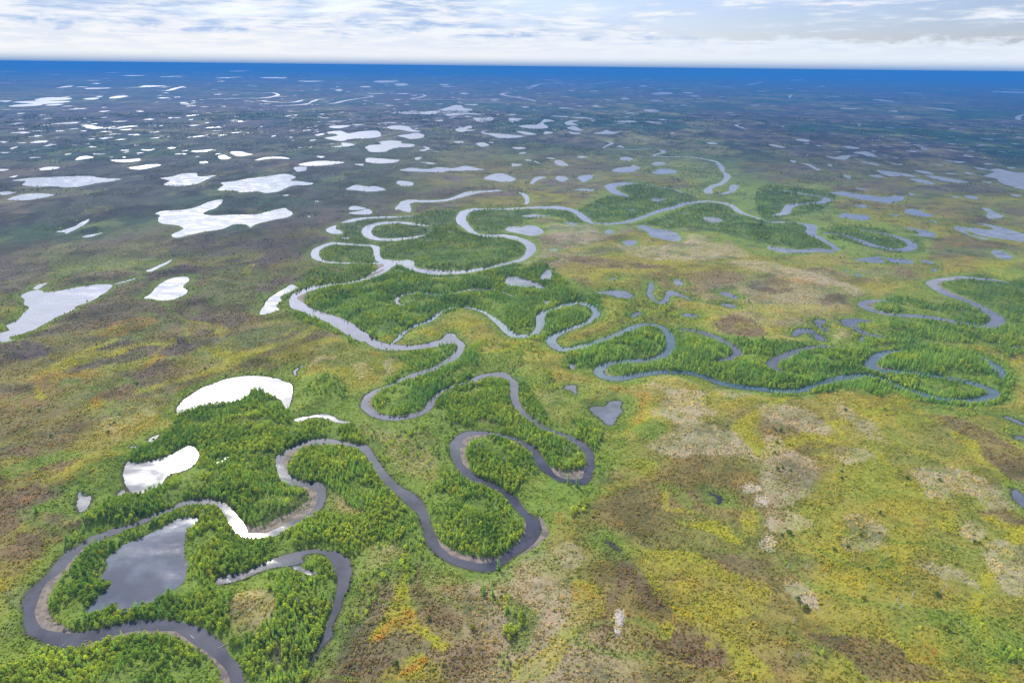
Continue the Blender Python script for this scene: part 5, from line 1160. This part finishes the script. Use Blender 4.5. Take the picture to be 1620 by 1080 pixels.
def make_tree(i, conifer):
    nm = WOOD_POLYS[T_wood[i]][2]
    where = WHERE.get(nm, 'in the shrubby %s' % nm)
    hues = 'yellow green' if hue[i, 0] > .55 else 'deep green'
    if conifer:
        o = link('spruce_tree', None, 'slender %s conifer standing %s' % (hues, where), 'tree', group='%s conifers %s' % (hues, where))
        cr, tk = CONIFERS[i % len(CONIFERS)], C_TRUNKS[i % 2]
    else:
        if yel[i]:
            hues = 'golden yellow'
        o = link('willow_tree', None, 'bushy %s willow growing %s' % (hues, where), 'tree', group='%s willows %s' % (hues, where))
        cr, tk = WILLOWS[i % len(WILLOWS)], W_TRUNKS[i % 2]
    o.location = (T_xy[i, 0], T_xy[i, 1], T_z[i])
    o.rotation_euler = (0, 0, T_rot[i])
    o.scale = (T_s[i],) * 3
    c = link('crown', cr, parent=o)
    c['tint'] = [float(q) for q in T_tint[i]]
    link('trunk', tk, parent=o)
    return o


for i in single_w:
    make_tree(i, False)
for i in single_c:
    make_tree(i, True)
for nm, m, protos, lab in (
        ('willow_wood', ~T_con & (T_d < 900), WILLOWS, 'dense light green willow woods lining the river and ponds'),
        ('conifer_wood', T_con & (T_d < 900), CONIFERS, 'darker slender conifers mixed through the riverside woods'),
        ('far_willow_wood', ~T_con & (T_d >= 900), WILLOWS_LOW, 'far green thickets along the upper river and tundra lakes'),
        ('far_conifer_wood', T_con & (T_d >= 900), CONIFERS_LOW, 'far dark conifers along the upper river bends')):
    m = m & ~single
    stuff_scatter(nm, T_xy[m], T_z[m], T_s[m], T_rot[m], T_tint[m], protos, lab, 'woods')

# low tundra shrubs, coloured like the cover they grow from
n = 560000
q = rng.uniform(0, 1, (n, 2))
rad = np.sqrt(205 ** 2 + q[:, 0] ** 1.25 * (1250 ** 2 - 205 ** 2))
ang = R(-46) + q[:, 1] * R(92)
p = np.stack([rad * np.sin(ang), rad * np.cos(ang)], 1)
pp, dd = project(p)
ok = (pp[:, 0] > -40) & (pp[:, 0] < 1660) & (pp[:, 1] < 1120)
p = p[ok]
dens = fbm(p[:, 0], p[:, 1], 11, 3, 81)
p = p[rng.random(len(p)) < (.25 + .75 * sstep(dens, .35, .6)) * (1 - .97 * sstep(np.hypot(*p.T), 560, 1250))]
ok = ~in_any(p[:, 0], p[:, 1], NOGO)
p = p[ok]
S_z, S_sd, _ = land_z(p[:, 0], p[:, 1])
ok = ~(in_any(p[:, 0], p[:, 1], [b for _, b in BAR_POLYS]) & (S_sd < 3.6))
p, S_z, S_sd = p[ok], S_z[ok], S_sd[ok]
S_c = cover_colour(p[:, 0], p[:, 1], S_sd)
S_v = fbm(p[:, 0], p[:, 1], 6, 2, 82)[:, None]
S_c = S_c * (1.5 + .9 * S_v) * rng.uniform(.8, 1.2, (len(p), 1))
gmix = (rng.random(len(p)) < .3)[:, None]
S_c = np.where(gmix, S_c * .45 + np.array([.26, .36, .05]) * .55, S_c)
stuff_scatter('tundra_shrubs', p, S_z - .05, rng.uniform(.4, 1.0, len(p)) * np.where(rng.random(len(p)) < .06, 1.7, 1), rng.uniform(0, 6.28, len(p)), S_c, SHRUBS, 'knee high mottled shrubs and tussocks covering the open tundra', 'shrubs')
print('shrubs', len(p))
# ------------------------------------------------------------------ single things on the tundra
def gz_at(xy):
    z, _, _ = land_z(xy[:, 0], xy[:, 1])
    return z


def snag_meshes(seed):
    r = np.random.default_rng(seed)
    h = r.uniform(3.2, 5.5)
    t = trunk_mesh(h, .19, seed, M_DEAD, 6, .05, .15)
    br = []
    for j in range(int(r.integers(4, 8))):
        q = r.uniform(.3, .9)
        a = r.uniform(0, 6.28)
        l = h * .28 * (1.1 - q)
        b = trunk_mesh(l, .08, seed * 7 + j, M_DEAD, 4, .1, .3)
        b.transform(Matrix.Translation((0, 0, h * q)) @ Matrix.Rotation(a, 4, 'Z') @ Matrix.Rotation(R(r.uniform(45, 80)), 4, 'Y'))
        br.append(b)
    return t, br


SNAG_PROTOS = [snag_meshes(400 + i) for i in range(5)]
SNAGS = [('A3: 120,370 240,380 355,430 535,340 575,290 740,320 720,260 1090,540 1120,500 905,560 770,640 800,600 830,640 260,600 70,930 225,940 180,950 155,720 735,700 1210,740 640,510 690,370', 'on the bare right hand slope', 'right hand slope'),
         ('A1: 1110,600 1535,700 1565,720 1300,880 1065,880 1430,940 640,1040 545,740 370,660 1345,620 1370,680', 'in the scrub below the lowest loop', 'scrub below the lowest loop'),
         ('B2: 480,270 300,720 190,660 60,250 930,260', 'beside the small bog pools', 'small bog pools'),
         ('B0: 1410,930 1510,890 1180,760 700,880', 'in the left hand wood below the pale ponds', 'left hand wood')]
for spec, where, grp in SNAGS:
    xy = ground_pt(multi(spec))
    zz = gz_at(xy)
    for k, (a, z) in enumerate(zip(xy, zz)):
        t, br = SNAG_PROTOS[int(rng.integers(5))]
        o = link('dead_tree', None, 'bleached bare dead tree standing %s' % where, 'dead tree', group='bleached dead trees, %s' % grp)
        o.location = (a[0], a[1], max(z, 0))
        o.rotation_euler = (rng.normal(0, .10), rng.normal(0, .12), rng.uniform(0, 6.28))
        o.scale = (rng.uniform(.75, 1.25),) * 3
        link('trunk', t, parent=o)
        for b in br:
            link('branch', b, parent=o)

# grey dead trees standing among the living ones
for nm in ('oxbow', 'slope', 'middle loop', 'round loop', 'small loop', 'long spit', 'pond'):
    c = np.nonzero((np.array([WOOD_POLYS[max(0, w)][2] == nm for w in T_wood])) & (T_wood >= 0))[0]
    for i in rng.choice(c, 9, replace=False):
        t, br = SNAG_PROTOS[int(rng.integers(5))]
        o = link('dead_tree', None, 'bare grey dead tree among living crowns %s' % WHERE[nm], 'dead tree', group='dead trees %s' % WHERE[nm])
        o.location = (T_xy[i, 0] + .8, T_xy[i, 1] - .6, T_z[i])
        o.rotation_euler = (rng.normal(0, .08), rng.normal(0, .08), rng.uniform(0, 6.28))
        o.scale = (rng.uniform(.9, 1.35),) * 3
        link('trunk', t, parent=o)
        for b in br:
            link('branch', b, parent=o)

# lone green bushes on the lichen slopes
BUSH = [('B3: 75,585 130,670 55,660 35,725 40,575 140,840 90,820 60,830 485,455 520,555 460,840 875,885 1080,895 460,885 735,450', 'lone green willow bush on the pale lichen slope at the right', 'lone bushes on the lichen slope'),
        ('A3: 85,160 130,150 185,575 220,630 240,625 310,170 410,265 500,250 580,180 1300,210 1370,190 1330,220 600,580 625,390 1110,760 1060,550 700,40', 'dark green bush on the brown lower right tundra', 'dark bushes on the lower right tundra'),
        ('A1: 1440,520 1500,470 1370,760 1550,560 1190,1000 1100,710 805,710 890,1000', 'round bush in the yellow green hollow at bottom centre', 'bushes in the bottom centre hollow'),
        ('B0: 760,470 700,535 730,530 690,590 870,280 1340,150 1300,190 330,620 250,450', 'small dark bush on the brown heath at the left', 'dark bushes on the left heath')]
for spec, lab, grp in BUSH:
    xy = ground_pt(multi(spec))
    zz = gz_at(xy)
    for a, z in zip(xy, zz):
        o = link('bush', WILLOWS[int(rng.integers(6))], lab, 'bush', group=grp)
        o.location = (a[0], a[1], z - .2)
        o.rotation_euler = (0, 0, rng.uniform(0, 6.28))
        s = rng.uniform(.5, .95)
        o.scale = (s * 1.15, s * 1.15, s * .62)
        o['tint'] = [.12, .20, .035] if rng.random() < .7 else [.26, .28, .04]

# lone conifers by the lowest river bends
for spec, lab in (('A1: 1535,360', 'lone slender conifer on the outer bank below the lowest loop'), ('A1: 1440,540', 'taller lone conifer in the bottom centre hollow'), ('A0: 425,190', 'dark spreading conifer on the left bank above the narrow bend'), ('B2: 355,905', 'lone conifer at the tip of the right hand loop'), ('B2: 410,920', 'shorter conifer right of the right hand loop tip'), ('B1: 1300,880', 'lone conifer on the neck beside the small round loop'), ('A0: 240,25', 'dark conifer on the heath bluff at the far left')):
    a = ground_pt(multi(spec))
    o = link('spruce_tree', None, lab, 'tree')
    o.location = (a[0, 0], a[0, 1], gz_at(a)[0])
    o.scale = (1.1, 1.1, 1.0)
    c = link('crown', CONIFERS[int(rng.integers(5))], parent=o)
    c['tint'] = [.15, .28, .05]
    link('trunk', C_TRUNKS[0], parent=o)

# driftwood and ice-worn logs stranded along the bars
LOGS = [('A0: 395,846,20 535,815,70 545,830,60 500,848,80 640,800,70 1225,800,-40 1215,790,-45', 'pale log stranded in the shallows of the lowest bend', 'pale logs in the lowest bend'),
        ('A0: 1385,860,50', 'long bleached snag leaning out over the river at the bottom', None),
        ('B1: 780,798,15 760,800,40', 'pale log lying across the middle river loop', 'logs across the middle loop')]
for spec, lab, grp in LOGS:
    tl, s = spec.split(':')
    for q in s.split():
        X, Y, A = [float(v) for v in q.split(',')]
        a = ground_pt(to_px(tl, '%f,%f' % (X, Y)))[0]
        L = 6.5 if 'long' in lab else 4.0 if 'across' in lab else 1.8
        o = link('driftwood_log', trunk_mesh(L, .16, int(X), M_DEAD, 7, .05, .4), lab, 'log', group=grp)
        o.location = (a[0], a[1], .16)
        o.rotation_euler = (0, R(88), R(90 - A))

# bare rock outcrop in the moss
def rock_mesh(seed, sx, sy, h):
    bm = bmesh.new()
    bmesh.ops.create_icosphere(bm, subdivisions=4, radius=1)
    r = np.random.default_rng(seed)
    o3 = r.uniform(0, 50, 2)
    for v in bm.verts:
        n = float(fbm(np.array([v.co.x * 2 + o3[0] + v.co.z]), np.array([v.co.y * 2 + o3[1] - v.co.z]), 1.0, 4, seed)[0])
        k = .7 + .6 * n
        v.co = Vector((v.co.x * sx * k, v.co.y * sy * k, v.co.z * h * k))
    me = bpy.data.meshes.new('rock')
    bm.to_mesh(me)
    bm.free()
    m, t, b = material('pale_rock')
    geo = t.add('ShaderNodeNewGeometry')
    n = t.noise(geo.outputs['Position'], .9, 5, .65)
    t.l.new(t.mix(t.step(n, .4, .6), (.27, .23, .20), (.42, .37, .33)), b.inputs['Base Color'])
    b.inputs['Roughness'].default_value = .9
    bp = t.add('ShaderNodeBump')
    bp.inputs['Distance'].default_value = .4
    t.put(bp.inputs['Height'], n)
    t.l.new(bp.outputs[0], b.inputs['Normal'])
    me.materials.append(m)
    return me


for spec, sx, sy, lab in (('A2: 678,700', 1.9, 5.6, 'larger pale bare rock slab lying in the moss'), ('A2: 667,788', 1.7, 2.4, 'smaller pale rock slab just below the larger one')):
    a = ground_pt(multi(spec))
    o = link('rock', rock_mesh(int(sy * 10), sx, sy, .45), lab, 'rock')
    o.location = (a[0, 0], a[0, 1], gz_at(a)[0] + .05)

# ------------------------------------------------------------------ the air itself
HAZE_TOP = CAM_H + 4.0
hb = 66000.0
hv = np.array([(sx * hb, sy, z) for z in (-2.0, HAZE_TOP) for sx, sy in ((-1, -3000.0), (1, -3000.0), (1, hb), (-1, hb))])
hf = np.array([(0, 3, 2, 1), (4, 5, 6, 7), (0, 1, 5, 4), (1, 2, 6, 5), (2, 3, 7, 6), (3, 0, 4, 7)], np.int32)
hm = bpy.data.materials.new('haze')
hm.use_nodes = True
ht = NT(hm.node_tree)
ht.n.clear()
ho = ht.add('ShaderNodeOutputMaterial')
hp = ht.add('ShaderNodeVolumePrincipled')
hp.inputs['Color'].default_value = (.035, .195, .53, 1)
hp.inputs['Density'].default_value = 1.25e-4
hp.inputs['Anisotropy'].default_value = 0.0
ht.l.new(hp.outputs[0], ho.inputs['Volume'])
link('haze', new_mesh('haze', hv, hf, mats=[hm]), 'thin blue haze lying over the whole plain', 'haze', 'stuff')
